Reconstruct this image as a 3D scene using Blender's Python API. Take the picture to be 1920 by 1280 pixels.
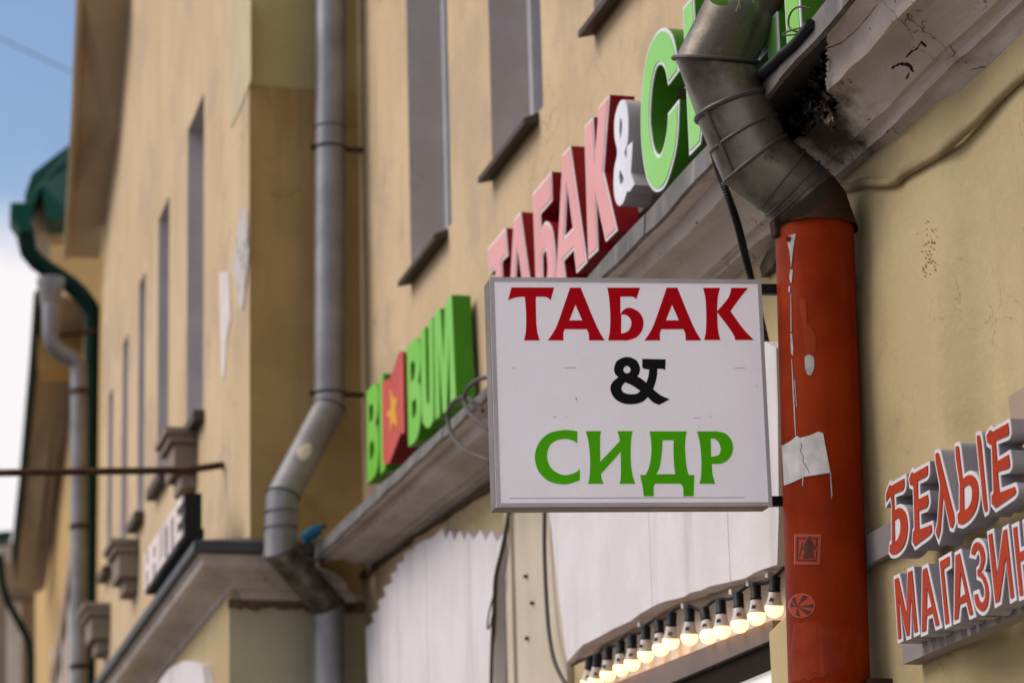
import bpy, bmesh, math, random
from mathutils import Vector, Matrix
from mathutils.geometry import tessellate_polygon
R = math.radians
random.seed(7)
for o in list(bpy.data.objects): bpy.data.objects.remove(o)
scene = bpy.context.scene
COL = scene.collection

# ------------------------------------------------------------------ camera
F = 5500.0                                   # focal length in photo pixels (1920 wide)
CAM = Vector((0, 0, 1.6))
S = 1.3                                      # metres per design unit
W = 2.45                                     # camera to facade, design units
UPC = Vector((-530, 19640, -F)).normalized() # world up seen by the camera
def _vp(px):
    u = px - 960
    v = (UPC.x * u - UPC.z * F) / UPC.y
    return Vector((u, -v, -F)).normalized()
YC = _vp(-560); ZC = UPC; XC = YC.cross(ZC)
RW = Matrix((XC, YC, ZC))                    # camera -> world (facade runs along +Y)
cam_d = bpy.data.cameras.new("camera"); cam = bpy.data.objects.new("camera", cam_d); COL.objects.link(cam)
cam.matrix_world = Matrix.Translation(CAM) @ RW.to_4x4()
cam_d.sensor_width = 36; cam_d.lens = F / 1920 * 36
cam_d.clip_start = 0.1; cam_d.clip_end = 3000
cam_d.dof.use_dof = True; cam_d.dof.focus_distance = 6.15 * S; cam_d.dof.aperture_fstop = 3.6
scene.camera = cam

# ------------------------------------------------------------------ sky, sun, exposure
SUN_EL, SUN_AZ = R(44), R(-76)               # azimuth measured from +Y towards +X
world = bpy.data.worlds.new("World"); scene.world = world; world.use_nodes = True
nt = world.node_tree; N = nt.nodes; L = nt.links; N.clear()
w_out = N.new("ShaderNodeOutputWorld")
sky = N.new("ShaderNodeTexSky"); sky.sky_type = 'NISHITA'; sky.sun_disc = False
sky.sun_elevation = SUN_EL; sky.sun_rotation = SUN_AZ; sky.air_density = 1.0; sky.dust_density = 1.2; sky.ozone_density = 1.6
bg = N.new("ShaderNodeBackground"); bg.inputs[1].default_value = 0.086
L.new(sky.outputs[0], bg.inputs[0])
cl = N.new("ShaderNodeBackground"); cl.inputs[0].default_value = (1.0, 0.955, 0.965, 1); cl.inputs[1].default_value = 0.53
tc = N.new("ShaderNodeTexCoord"); sx = N.new("ShaderNodeSeparateXYZ"); L.new(tc.outputs['Generated'], sx.inputs[0])
nz = N.new("ShaderNodeTexNoise"); nz.inputs['Scale'].default_value = 4.5; nz.inputs['Detail'].default_value = 6; nz.inputs['Roughness'].default_value = 0.5
L.new(tc.outputs['Generated'], nz.inputs[0])
# cover = noise + more cloud low down and again high overhead
m1 = N.new("ShaderNodeMapRange"); m1.inputs[1].default_value = 0.262; m1.inputs[2].default_value = 0.318; m1.inputs[3].default_value = 0.62; m1.inputs[4].default_value = 0.0
L.new(sx.outputs[2], m1.inputs[0])
m2 = N.new("ShaderNodeMapRange"); m2.inputs[1].default_value = 0.42; m2.inputs[2].default_value = 0.75; m2.inputs[3].default_value = 0.0; m2.inputs[4].default_value = 0.42
L.new(sx.outputs[2], m2.inputs[0])
a1 = N.new("ShaderNodeMath"); L.new(m1.outputs[0], a1.inputs[0]); L.new(m2.outputs[0], a1.inputs[1])
a2 = N.new("ShaderNodeMath"); L.new(a1.outputs[0], a2.inputs[0]); L.new(nz.outputs[0], a2.inputs[1])
m3 = N.new("ShaderNodeMapRange"); m3.interpolation_type = 'SMOOTHSTEP'; m3.inputs[1].default_value = 0.60; m3.inputs[2].default_value = 0.86
L.new(a2.outputs[0], m3.inputs[0])
mx = N.new("ShaderNodeMixShader"); L.new(m3.outputs[0], mx.inputs[0]); L.new(bg.outputs[0], mx.inputs[1]); L.new(cl.outputs[0], mx.inputs[2])
L.new(mx.outputs[0], w_out.inputs[0])
sun_d = bpy.data.lights.new("sun", 'SUN'); sun = bpy.data.objects.new("sun", sun_d); COL.objects.link(sun)
sun_d.energy = 1.5; sun_d.angle = R(40); sun_d.color = (1.0, 0.90, 0.80)
sv = Vector((math.sin(SUN_AZ) * math.cos(SUN_EL), math.cos(SUN_AZ) * math.cos(SUN_EL), math.sin(SUN_EL)))
sun.rotation_euler = sv.to_track_quat('Z', 'Y').to_euler()
vs = scene.view_settings; vs.view_transform = 'Standard'; vs.look = 'None'; vs.gamma = 1; vs.use_curve_mapping = False
vs.exposure = 0.88
scene.render.engine = 'CYCLES'; scene.cycles.use_denoising = True
scene.cycles.max_bounces = 6

# ------------------------------------------------------------------ mapping photo pixels onto real planes
def ray(px, py): return RW @ Vector((px - 960, -(py - 640), -F))
def P(px, py, d=0.0):                        # on the facade plane, d units towards the street
    r = ray(px, py); return CAM + r * ((W - d) * S / r.x)
def PY(px, py, y):                           # on the cross plane Y = y units
    r = ray(px, py); return CAM + r * (y * S / r.y)
def B(Y, z, d): return Vector(((W - d) * S, Y * S, 1.6 + (z - 1.6) * S))
def U(px, py, d):                            # (Y, z) in units on the facade plane
    p = P(px, py, d); return p.y / S, 1.6 + (p.z - 1.6) / S
class Plane:                                 # an upright plane with its own run direction
    def __init__(s, o, vp):
        s.o = o.copy(); s.D = RW @ _vp(vp); s.D.z = 0; s.D.normalize(); s.Nn = Vector((-s.D.y, s.D.x, 0))
    def px(s, px, py, d=0.0):
        r = ray(px, py); t = (s.Nn.dot(s.o - CAM) + d * S) / s.Nn.dot(r); return CAM + r * t
    def sz(s, px, py, d=0.0):
        p = s.px(px, py, d); return (p - s.o).dot(s.D) / S, 1.6 + (p.z - 1.6) / S
    def at(s, q, z, d=0.0):
        p = s.o + s.D * (q * S) + s.Nn * (d * S); p.z = 1.6 + (z - 1.6) * S; return p

# ------------------------------------------------------------------ materials
def lin(c):
    return tuple((x / 255 / 12.92 if x <= 10 else ((x / 255 + 0.055) / 1.055) ** 2.4) for x in c)
MATS = {}
def mat(name, col, rough=0.7, metal=0.0, col2=None, scale=2.0, detail=8, spots=None, streak=None, bump=0.0, bscale=60, fine=0.06, spec=0.18, emit=None, lo=0.35, hi=0.65, stretch=(1, 1, 1), spot2=None, wisp=None, blot=None):
    m = bpy.data.materials.new(name); m.use_nodes = True; t = m.node_tree; n = t.nodes; l = t.links
    b = n['Principled BSDF']; b.inputs['Roughness'].default_value = rough; b.inputs['Metallic'].default_value = metal
    b.inputs['Specular IOR Level'].default_value = spec
    g = n.new('ShaderNodeNewGeometry'); mp = n.new('ShaderNodeMapping'); l.new(g.outputs['Position'], mp.inputs[0]); mp.inputs['Scale'].default_value = stretch
    def noise(sc, de=detail, ro=0.6, src=None):
        x = n.new('ShaderNodeTexNoise'); x.inputs['Scale'].default_value = sc; x.inputs['Detail'].default_value = de; x.inputs['Roughness'].default_value = ro
        l.new((src or mp.outputs[0]), x.inputs[0]); return x.outputs[0]
    def ramp(v, a, c, smooth=True):
        x = n.new('ShaderNodeMapRange'); x.inputs[1].default_value = a; x.inputs[2].default_value = c
        if smooth: x.interpolation_type = 'SMOOTHSTEP'
        l.new(v, x.inputs[0]); return x.outputs[0]
    def mixc(fac, a, c):
        x = n.new('ShaderNodeMix'); x.data_type = 'RGBA'
        if isinstance(fac, float): x.inputs[0].default_value = fac
        else: l.new(fac, x.inputs[0])
        for s_, v in ((x.inputs[6], a), (x.inputs[7], c)):
            if isinstance(v, tuple): s_.default_value = v + (1,)
            else: l.new(v, s_)
        return x.outputs[2]
    cur = tuple(col)
    c2 = tuple(col2) if col2 else tuple(x * 0.85 for x in col)
    cur = mixc(ramp(noise(scale), lo, hi), cur, c2)
    if fine:
        cur = mixc(ramp(noise(scale * 22, 4), 0.3, 0.75), cur, mixc(0.0 + fine * 4 if fine < .25 else 1.0, cur, tuple(x * 0.75 for x in col)))
    if streak:                                # (colour, amount, scale): runs down the surface
        mp2 = n.new('ShaderNodeMapping'); l.new(g.outputs['Position'], mp2.inputs[0]); mp2.inputs['Scale'].default_value = (1, 1, 0.09)
        f = ramp(noise(streak[2], 6, 0.6, mp2.outputs[0]), 0.5, 0.8)
        k = n.new('ShaderNodeMath'); k.operation = 'MULTIPLY'; l.new(f, k.inputs[0]); k.inputs[1].default_value = streak[1]
        cur = mixc(k.outputs[0], cur, tuple(streak[0]))
    for sp in (spots, spot2):
        if sp:                                # (colour, scale, lo, hi)
            cur = mixc(ramp(noise(sp[1], 9, 0.65), sp[2], sp[3]), cur, tuple(sp[0]))
    if blot:                                  # (colour, centre, radius): soot and damp round a broken place
        dv = n.new('ShaderNodeVectorMath'); dv.operation = 'DISTANCE'; l.new(g.outputs['Position'], dv.inputs[0]); dv.inputs[1].default_value = blot[1]
        dr = n.new('ShaderNodeMapRange'); dr.inputs[1].default_value = 0; dr.inputs[2].default_value = blot[2]; dr.inputs[3].default_value = .95; dr.inputs[4].default_value = -.25; dr.clamp = False; l.new(dv.outputs['Value'], dr.inputs[0])
        ad = n.new('ShaderNodeMath'); ad.operation = 'ADD'; l.new(dr.outputs[0], ad.inputs[0]); l.new(noise(9, 9, .7, g.outputs['Position']), ad.inputs[1])
        cur = mixc(ramp(ad.outputs[0], .70, 1.15), cur, tuple(blot[0]))
    if wisp:                                  # (colour, scale, width, amount): hairline cracks that come and go
        x = n.new('ShaderNodeTexNoise'); x.inputs['Scale'].default_value = wisp[1]; x.inputs['Detail'].default_value = 5; x.inputs['Distortion'].default_value = 1.2; l.new(g.outputs['Position'], x.inputs[0])
        a_ = n.new('ShaderNodeMath'); a_.operation = 'SUBTRACT'; l.new(x.outputs[0], a_.inputs[0]); a_.inputs[1].default_value = 0.5
        ab = n.new('ShaderNodeMath'); ab.operation = 'ABSOLUTE'; l.new(a_.outputs[0], ab.inputs[0])
        ln = n.new('ShaderNodeMapRange'); ln.inputs[1].default_value = 0; ln.inputs[2].default_value = wisp[2]; ln.inputs[3].default_value = wisp[3]; ln.inputs[4].default_value = 0; l.new(ab.outputs[0], ln.inputs[0])
        mk_ = n.new('ShaderNodeMath'); mk_.operation = 'MULTIPLY'; l.new(ln.outputs[0], mk_.inputs[0]); l.new(ramp(noise(wisp[1] * .8, 3, .5, g.outputs['Position']), .52, .62), mk_.inputs[1])
        cur = mixc(mk_.outputs[0], cur, tuple(wisp[0]))
    l.new(cur, b.inputs['Base Color'])
    if bump:
        bp = n.new('ShaderNodeBump'); bp.inputs['Strength'].default_value = bump; bp.inputs['Distance'].default_value = 0.01
        l.new(noise(bscale, 8, 0.65), bp.inputs['Height']); l.new(bp.outputs[0], b.inputs['Normal'])
    rr = n.new('ShaderNodeMapRange'); rr.inputs[3].default_value = max(0.05, rough - 0.1); rr.inputs[4].default_value = min(1, rough + 0.12)
    l.new(noise(scale * 5, 5), rr.inputs[0]); l.new(rr.outputs[0], b.inputs['Roughness'])
    if emit:
        b.inputs['Emission Color'].default_value = tuple(emit[0]) + (1,); b.inputs['Emission Strength'].default_value = emit[1]
    MATS[name] = m; return m
M_WALL = mat('ochre_plaster', (0.57, 0.432, 0.272), 0.85, col2=(0.50, 0.37, 0.222), scale=1.1, spot2=((0.44, 0.33, 0.22), 1.4, 0.5, 0.62), streak=((0.36, 0.25, 0.15), 0.6, 6), spots=((0.34, 0.24, 0.15), 3.2, 0.62, 0.8), bump=0.3, bscale=45, wisp=((0.22, 0.15, 0.09), 2.2, 0.006, 0.7))
M_WALLY = mat('yellow_plaster', (0.475, 0.378, 0.205), 0.85, col2=(0.41, 0.32, 0.17), scale=1.3, streak=((0.33, 0.25, 0.13), 0.4, 4), spots=((0.2, 0.15, 0.09), 18, 0.72, 0.77), spot2=((0.35, 0.265, 0.14), 2.1, 0.56, 0.75), bump=0.25, bscale=60, wisp=((0.2, 0.14, 0.08), 3.5, 0.005, 0.7))
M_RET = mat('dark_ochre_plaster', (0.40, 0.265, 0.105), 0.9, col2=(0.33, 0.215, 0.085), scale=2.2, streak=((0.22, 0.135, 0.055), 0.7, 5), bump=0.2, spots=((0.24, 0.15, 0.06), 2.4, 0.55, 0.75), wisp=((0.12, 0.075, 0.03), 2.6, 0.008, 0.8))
M_RETL = mat('pale_olive_plaster', (0.42, 0.375, 0.245), 0.9, col2=(0.37, 0.33, 0.215), scale=2.0, bump=0.15)
M_RETG = mat('greenish_plaster', (0.40, 0.335, 0.15), 0.9, col2=(0.35, 0.29, 0.135), scale=2.0, bump=0.15)
M_CORN = mat('whitewashed_plaster', blot=((0.055, 0.04, 0.03), tuple(P(1515, 185, .16)), .50), col=(0.56, 0.50, 0.47), rough=0.9, col2=(0.40, 0.34, 0.295), scale=2.6, wisp=((0.03, 0.022, 0.016), 6, 0.012, 0.9), spots=((0.15, 0.112, 0.085), 3.4, 0.57, 0.76), spot2=((0.03, 0.022, 0.016), 24, 0.66, 0.71), bump=0.5, bscale=38, stretch=(1, 0.55, 1))
M_FLASH = mat('weathered_sheet_metal', (0.17, 0.158, 0.15), 0.6, 0.3, col2=(0.105, 0.094, 0.087), scale=5, spots=((0.09, 0.075, 0.06), 16, 0.62, 0.75), streak=((0.36, 0.34, 0.32), 0.5, 18), bump=0.1)
M_FLASHD = mat('dark_sheet_metal', (0.06, 0.06, 0.065), 0.55, 0.3, scale=5)
M_SILL = mat('dark_brown_sill_metal', (0.075, 0.055, 0.045), 0.6, 0.2, scale=6)
M_JAMB = mat('grey_jamb_plaster', (0.52, 0.455, 0.425), 0.9, wisp=((0.2, 0.17, 0.155), 3, 0.008, 0.7), col2=(0.45, 0.39, 0.36), scale=3, spots=((0.15, 0.13, 0.115), 9, 0.66, 0.8), bump=0.2)
M_JAMBB = mat('blue_grey_jamb_plaster', (0.58, 0.53, 0.52), 0.9, scale=3)
M_FRAME = mat('white_window_frame', (0.62, 0.61, 0.64), 0.5, scale=3)
M_GLASS = mat('dark_window_glass', (0.03, 0.035, 0.04), 0.08, spec=0.6, scale=1, fine=0)
M_ZINC = mat('dull_zinc_pipe', (0.205, 0.187, 0.162), 0.38, 0.68, col2=(0.07, 0.061, 0.05), lo=0.4, hi=0.62, scale=5, spots=((0.035, 0.029, 0.024), 8, 0.60, 0.74), spot2=((0.03, 0.025, 0.02), 28, 0.70, 0.76), streak=((0.13, 0.105, 0.07), 0.55, 10), bump=0.12, bscale=30)
M_ZINCL = mat('light_zinc_pipe', (0.25, 0.247, 0.258), 0.44, 0.55, col2=(0.18, 0.176, 0.18), scale=4, spots=((0.12, 0.105, 0.09), 10, 0.66, 0.8), bump=0.1)
M_BEAD = mat('zinc_bead', (0.095, 0.088, 0.08), 0.5, 0.5, scale=6)
M_COLLAR = mat('rusty_dark_collar', (0.035, 0.028, 0.022), 0.65, 0.1, spec=0.05, col2=(0.065, 0.03, 0.016), scale=8, spots=((0.2, 0.05, 0.02), 12, 0.66, 0.78), bump=0.2)
M_RED = mat('red_pipe_paint', (0.27, 0.029, 0.003), 0.42, col2=(0.185, 0.016, 0.002), scale=3.5, spots=((0.30, 0.04, 0.01), 6, 0.66, 0.8), streak=((0.13, 0.013, 0.005), 0.6, 22), bump=0.06, bscale=25, spec=0.05, spot2=((0.12, 0.02, 0.01), 40, 0.72, 0.76))
M_REPAINT = mat('fresh_red_paint', (0.26, 0.032, 0.006), 0.5, col2=(0.19, 0.019, 0.005), scale=11, streak=((0.36, 0.055, 0.01), 0.6, 34), spec=0.08)
M_CHIP = mat('bare_zinc_chip', (0.40, 0.405, 0.405), 0.7, col2=(0.3, 0.29, 0.28), scale=30)
M_PAPER = mat('grey_paper_scrap', (0.66, 0.645, 0.645), 0.8, col2=(0.46, 0.445, 0.44), scale=14, streak=((0.27, 0.24, 0.22), 0.8, 26), spots=((0.2, 0.17, 0.15), 30, 0.68, 0.76))
M_STICK = mat('red_sticker', (0.42, 0.045, 0.012), 0.45, scale=12)
M_STICKE = mat('pale_sticker_edge', (0.5, 0.2, 0.15), 0.5, scale=12)
M_STICKD = mat('dark_sticker_print', (0.085, 0.020, 0.010), 0.5, scale=12)
M_CASE = mat('sign_case_metal', (0.19, 0.16, 0.148), 0.55, 0.1, spec=0.1, col2=(0.15, 0.125, 0.113), scale=4, streak=((0.25, 0.2, 0.17), 0.4, 14))
M_CASED = mat('sign_case_seam', (0.12, 0.1, 0.09), 0.6, scale=4)
M_ACRYL = mat('white_acrylic', (0.72, 0.685, 0.73), 0.28, col2=(0.675, 0.635, 0.67), scale=2.5, fine=0.02, spots=((0.5, 0.46, 0.46), 17, 0.76, 0.82), spec=0.2, emit=((0.9, 0.86, 0.95), 0.10))
M_PRED = mat('red_vinyl', (0.40, 0.004, 0.010), 0.35, spec=0.03, emit=((1, 0.0, 0.01), 0.03), scale=3, fine=0.03)
M_PBLK = mat('black_vinyl', (0.012, 0.013, 0.014), 0.4, spec=0.03, scale=3)
M_PGRN = mat('green_vinyl', (0.075, 0.38, 0.006), 0.35, spec=0.03, emit=((0.15, 1, 0.0), 0.03), scale=3, fine=0.03)
M_ARM = mat('black_steel', (0.015, 0.014, 0.016), 0.5, scale=4)
M_LRED = mat('dark_red_letter_side', (0.27, 0.004, 0.010), 0.45, scale=3, fine=0.03)
M_LPINK = mat('pink_letter_face', (0.66, 0.285, 0.275), 0.4, col2=(0.70, 0.33, 0.32), scale=2.5, fine=0.02)
M_LRIM = mat('pale_letter_rim', (0.76, 0.66, 0.64), 0.5, scale=3, fine=0.02)
M_LWHITE = mat('white_letter', (0.72, 0.72, 0.78), 0.4, scale=3, fine=0.02)
M_LWSIDE = mat('grey_letter_side', (0.42, 0.41, 0.43), 0.5, scale=3)
M_LGRN = mat('light_green_letter_face', (0.24, 0.56, 0.13), 0.4, col2=(0.28, 0.60, 0.16), scale=2.5, fine=0.02)
M_LGSIDE = mat('green_letter_side', (0.055, 0.22, 0.012), 0.45, scale=3, fine=0.03)
M_BGRN = mat('bright_green_letter', (0.15, 0.50, 0.045), 0.4, col2=(0.2, 0.53, 0.08), scale=3, fine=0.02)
M_BGRND = mat('leaf_green_letter_side', (0.06, 0.27, 0.012), 0.45, scale=3)
M_EMB = mat('coral_red_emblem', (0.56, 0.075, 0.065), 0.4, scale=4)
M_EMBD = mat('dark_red_emblem_side', (0.2, 0.006, 0.008), 0.5, scale=4)
M_STAR = mat('amber_star', (0.75, 0.36, 0.02), 0.4, scale=4)
M_ORNG = mat('orange_red_letter_face', (0.36, 0.036, 0.010), 0.4, spec=0.05, col2=(0.31, 0.03, 0.008), scale=5, fine=0.03)
M_LSIDE = mat('lilac_grey_letter_side', (0.34, 0.325, 0.36), 0.5, col2=(0.29, 0.275, 0.30), scale=5)
M_SPAT = mat('faded_orange_spatter', (0.46, 0.31, 0.16), 0.9, scale=9)
M_LBODY = mat('white_letter_body', (0.60, 0.58, 0.61), 0.45, col2=(0.54, 0.52, 0.55), scale=5)
M_TRUNK = mat('grey_cable_trunking', (0.27, 0.245, 0.235), 0.6, scale=6, spots=((0.16, 0.13, 0.11), 20, 0.66, 0.76))
M_BOARD = mat('white_painted_board', (0.66, 0.62, 0.64), 0.7, col2=(0.60, 0.56, 0.575), scale=3, streak=((0.40, 0.36, 0.37), 0.75, 7), spots=((0.36, 0.32, 0.31), 18, 0.72, 0.8), bump=0.15, bscale=30)
M_BEDGE = mat('raw_board_edge', (0.46, 0.32, 0.20), 0.85, col2=(0.37, 0.25, 0.15), scale=8, spots=((0.08, 0.07, 0.055), 25, 0.66, 0.76))
M_RAG = mat('crumbled_dark_plaster', (0.075, 0.055, 0.04), 0.95, col2=(0.14, 0.10, 0.065), scale=14, bump=0.6)
M_RUB = mat('dark_rubble', (0.13, 0.095, 0.072), 0.95, col2=(0.26, 0.195, 0.15), scale=16, bump=0.8, bscale=40, spots=((0.22, 0.18, 0.15), 22, 0.66, 0.76))
M_PIL = mat('cream_pilaster', (0.54, 0.47, 0.37), 0.8, col2=(0.48, 0.41, 0.32), scale=2, streak=((0.36, 0.29, 0.22), 0.4, 8))
M_PALE = mat('pale_shop_fascia', (0.68, 0.62, 0.56), 0.6, scale=4, streak=((0.4, 0.34, 0.28), 0.4, 8))
M_BEAM = mat('taupe_shop_beam', (0.15, 0.115, 0.105), 0.55, scale=4)
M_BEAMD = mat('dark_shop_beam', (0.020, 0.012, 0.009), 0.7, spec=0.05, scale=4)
M_SHOPG = mat('glowing_shop_glass', (0.5, 0.5, 0.52), 0.05, spec=0.8, scale=2, fine=0, metal=0.35, emit=((1.0, 0.93, 0.86), 0.28))  # emission put into the pane itself gives the glass its bright look
M_SOCK = mat('black_bulb_socket', (0.012, 0.012, 0.013), 0.45, scale=9)
M_NECK = mat('white_bulb_neck', (0.60, 0.55, 0.50), 0.45, scale=9, fine=0.02)
M_GLOBE = mat('lit_bulb_globe', (0.9, 0.8, 0.6), 0.3, scale=3, fine=0, emit=((1.0, 0.47, 0.13), 2.6))
M_RUBBER = mat('black_conduit', (0.014, 0.014, 0.015), 0.5, scale=8)
M_GREYC = mat('grey_cable', (0.09, 0.076, 0.07), 0.6, scale=8)
M_DKC = mat('dark_dusty_cable', (0.07, 0.058, 0.045), 0.7, scale=8)
M_BEIGEC = mat('grimy_beige_conduit', (0.35, 0.275, 0.15), 0.65, col2=(0.25, 0.19, 0.10), scale=9, spots=((0.07, 0.055, 0.035), 14, 0.62, 0.76))
M_CREAM = mat('cream_repair_plaster', (0.52, 0.435, 0.275), 0.85, scale=2)
M_RUST = mat('rusty_iron', (0.035, 0.016, 0.011), 0.8, col2=(0.075, 0.034, 0.017), scale=12)
M_NAIL = mat('rusty_nail', (0.05, 0.035, 0.028), 0.8, scale=12)
M_BLUE = mat('blue_plastic', (0.02, 0.14, 0.27), 0.4, scale=8)
M_LEAF = mat('green_leaf', (0.10, 0.26, 0.03), 0.5, col2=(0.14, 0.33, 0.05), scale=20)
M_STEM = mat('pale_plant_stem', (0.22, 0.27, 0.10), 0.6, scale=20)
M_WIRE = mat('brown_wire', (0.08, 0.06, 0.05), 0.6, scale=9)
M_SOFF = mat('brown_painted_soffit', (0.40, 0.30, 0.195), 0.8, col2=(0.35, 0.26, 0.165), scale=2)
M_GREENR = mat('dark_green_roof_metal', (0.006, 0.060, 0.040), 0.5, 0.0, scale=2, spec=0.08)
M_GREENP = mat('dark_green_pipe', (0.004, 0.020, 0.014), 0.55, scale=3, spec=0.06)
M_BLKL = mat('black_letter_side', (0.012, 0.012, 0.012), 0.5, scale=3)
M_STUCCO = mat('grey_brown_stone', (0.27, 0.215, 0.175), 0.9, col2=(0.20, 0.155, 0.125), scale=6, bump=0.4)
M_BARE = mat('bare_grey_plaster', (0.50, 0.46, 0.45), 0.9, col2=(0.2, 0.18, 0.17), scale=7, lo=0.5, hi=0.62, spots=((0.5, 0.42, 0.1), 9, 0.66, 0.72))
M_WPATCH = mat('white_paint_patch', (0.66, 0.60, 0.58), 0.8, scale=6)
M_YELF = mat('warm_yellow_plaster', (0.50, 0.33, 0.13), 0.85, col2=(0.44, 0.29, 0.12), scale=1.2)
M_TAN = mat('tan_frieze', (0.36, 0.27, 0.20), 0.85, scale=1.2)
M_ASPH = mat('asphalt', (0.05, 0.05, 0.052), 0.9, scale=3, bump=0.3)
M_PAVE = mat('grey_paving', (0.29, 0.27, 0.25), 0.9, scale=2, bump=0.3)
M_KERB = mat('granite_kerb', (0.3, 0.29, 0.28), 0.85, scale=5)
M_CRACK = mat('black_crack', (0.015, 0.012, 0.01), 1.0, scale=10)

# ------------------------------------------------------------------ object helpers
def thing(name, label, cat, loc, group=None, rot=None):
    o = bpy.data.objects.new(name, None); COL.objects.link(o); o.location = loc; o.empty_display_size = 0.1
    o['label'] = label; o['category'] = cat
    if group: o['group'] = group
    return o
def root(o):
    while o.parent: o = o.parent
    return o
def mesh(name, V, Fc, m, parent=None, smooth=False, loc=None, mats=None, mi=None):
    base = root(parent).location if parent else (Vector(loc) if loc is not None else Vector((0, 0, 0)))
    me = bpy.data.meshes.new(name)
    me.from_pydata([tuple(Vector(v) - base) for v in V], [], Fc)
    for x in (mats or [m]): me.materials.append(x)
    if mi:
        for p, i in zip(me.polygons, mi): p.material_index = i
    bm = bmesh.new(); bm.from_mesh(me); bmesh.ops.recalc_face_normals(bm, faces=bm.faces); 
    if smooth:
        for e in bm.edges:
            if len(e.link_faces) == 2 and e.calc_face_angle(0) > R(38): e.smooth = False
    bm.to_mesh(me); bm.free()
    if smooth:
        for p in me.polygons: p.use_smooth = True
    o = bpy.data.objects.new(name, me); COL.objects.link(o)
    if parent: o.parent = parent
    else: o.location = base
    return o
def tag(o, label, cat, group=None):
    o['label'] = label; o['category'] = cat
    if group: o['group'] = group
    return o
def structure(o): o['kind'] = 'structure'; return o
HEX = [(0, 1, 2, 3), (7, 6, 5, 4), (0, 4, 5, 1), (1, 5, 6, 2), (2, 6, 7, 3), (3, 7, 4, 0)]
def hexa(p): return list(p), [tuple(f) for f in HEX]
def boxd(Y0, Y1, z0, z1, d0, d1, at=B):       # a block on the facade: along, up, out
    return hexa([at(Y0, z0, d0), at(Y1, z0, d0), at(Y1, z1, d0), at(Y0, z1, d0), at(Y0, z0, d1), at(Y1, z0, d1), at(Y1, z1, d1), at(Y0, z1, d1)])
def join(*parts):
    V, Fc = [], []
    for v, f in parts:
        n = len(V); V += list(v); Fc += [tuple(i + n for i in q) for q in f]
    return V, Fc
def bevel(o, w=0.003, seg=2):
    md = o.modifiers.new('bevel', 'BEVEL'); md.width = w; md.segments = seg; md.limit_method = 'ANGLE'; md.angle_limit = R(40)
    return o
def catmull(pts, n=8):
    out = []
    for i in range(len(pts) - 1):
        p0 = pts[max(i - 1, 0)]; p1 = pts[i]; p2 = pts[i + 1]; p3 = pts[min(i + 2, len(pts) - 1)]
        for k in range(n):
            t = k / n
            out.append(0.5 * ((2 * p1) + (p2 - p0) * t + (2 * p0 - 5 * p1 + 4 * p2 - p3) * t * t + (3 * p1 - p0 - 3 * p2 + p3) * t ** 3))
    out.append(pts[-1]); return out
def resample(pts, step):
    out = [pts[0].copy()]; acc = 0.0
    for a, b in zip(pts, pts[1:]):
        L_ = (b - a).length; x = step - acc
        while x <= L_:
            out.append(a.lerp(b, x / L_)); x += step
        acc = (acc + L_) % step if L_ else acc
    out.append(pts[-1].copy()); return out
def tube(path, r, n=12, caps=True):            # r: number or function of the ring index
    V, Fc = [], []
    t0 = (path[1] - path[0]).normalized()
    a = t0.orthogonal().normalized()
    for i, p in enumerate(path):
        t = (path[min(i + 1, len(path) - 1)] - path[max(i - 1, 0)]).normalized()
        a = (a - t * a.dot(t)).normalized(); b = t.cross(a)
        rr = r(i) if callable(r) else r
        for k in range(n):
            q = 2 * math.pi * k / n; V.append(p + (a * math.cos(q) + b * math.sin(q)) * rr)
    for i in range(len(path) - 1):
        for k in range(n):
            Fc.append((i * n + k, i * n + (k + 1) % n, (i + 1) * n + (k + 1) % n, (i + 1) * n + k))
    if caps:
        Fc.append(tuple(range(n))); Fc.append(tuple((len(path) - 1) * n + k for k in range(n)))
    return V, Fc
def mitre_rings(path, r, n=40, lip=0.0):                 # sheet metal pipe: straight pieces mitred at every joint
    rings = []
    for i, p in enumerate(path):
        d0 = (p - path[i - 1]).normalized() if i else (path[1] - p).normalized()
        d1 = (path[i + 1] - p).normalized() if i < len(path) - 1 else d0
        nb = (d0 + d1).normalized()
        if i == 1 and lip:                       # this joint is cut square to the line of sight
            v_ = (p - CAM).normalized(); nb = (nb - v_ * nb.dot(v_) * lip).normalized()
        a = Vector((0, 1, 0)); a = (a - d0 * a.dot(d0)).normalized(); b = d0.cross(a)
        ring = []
        for k in range(n):
            q = 2 * math.pi * k / n; c = p + (a * math.cos(q) + b * math.sin(q)) * r
            ring.append(c + d0 * ((p - c).dot(nb) / d0.dot(nb)))
        rings.append(ring)
    return rings
def skin(r0, r1, cap=False):
    n = len(r0); V = list(r0) + list(r1)
    Fc = [(k, (k + 1) % n, n + (k + 1) % n, n + k) for k in range(n)]
    if cap: Fc += [tuple(range(n)), tuple(range(n, 2 * n))]
    return V, Fc
def scale_ring(ring, f, shift=Vector((0, 0, 0))):
    c = sum(ring, Vector((0, 0, 0))) / len(ring); return [c + (p - c) * f + shift for p in ring]
def bead(ring, r): 
    pts = [p.copy() for p in ring] + [ring[0].copy(), ring[1].copy()]
    return tube(pts, r, 8, False)

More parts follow.
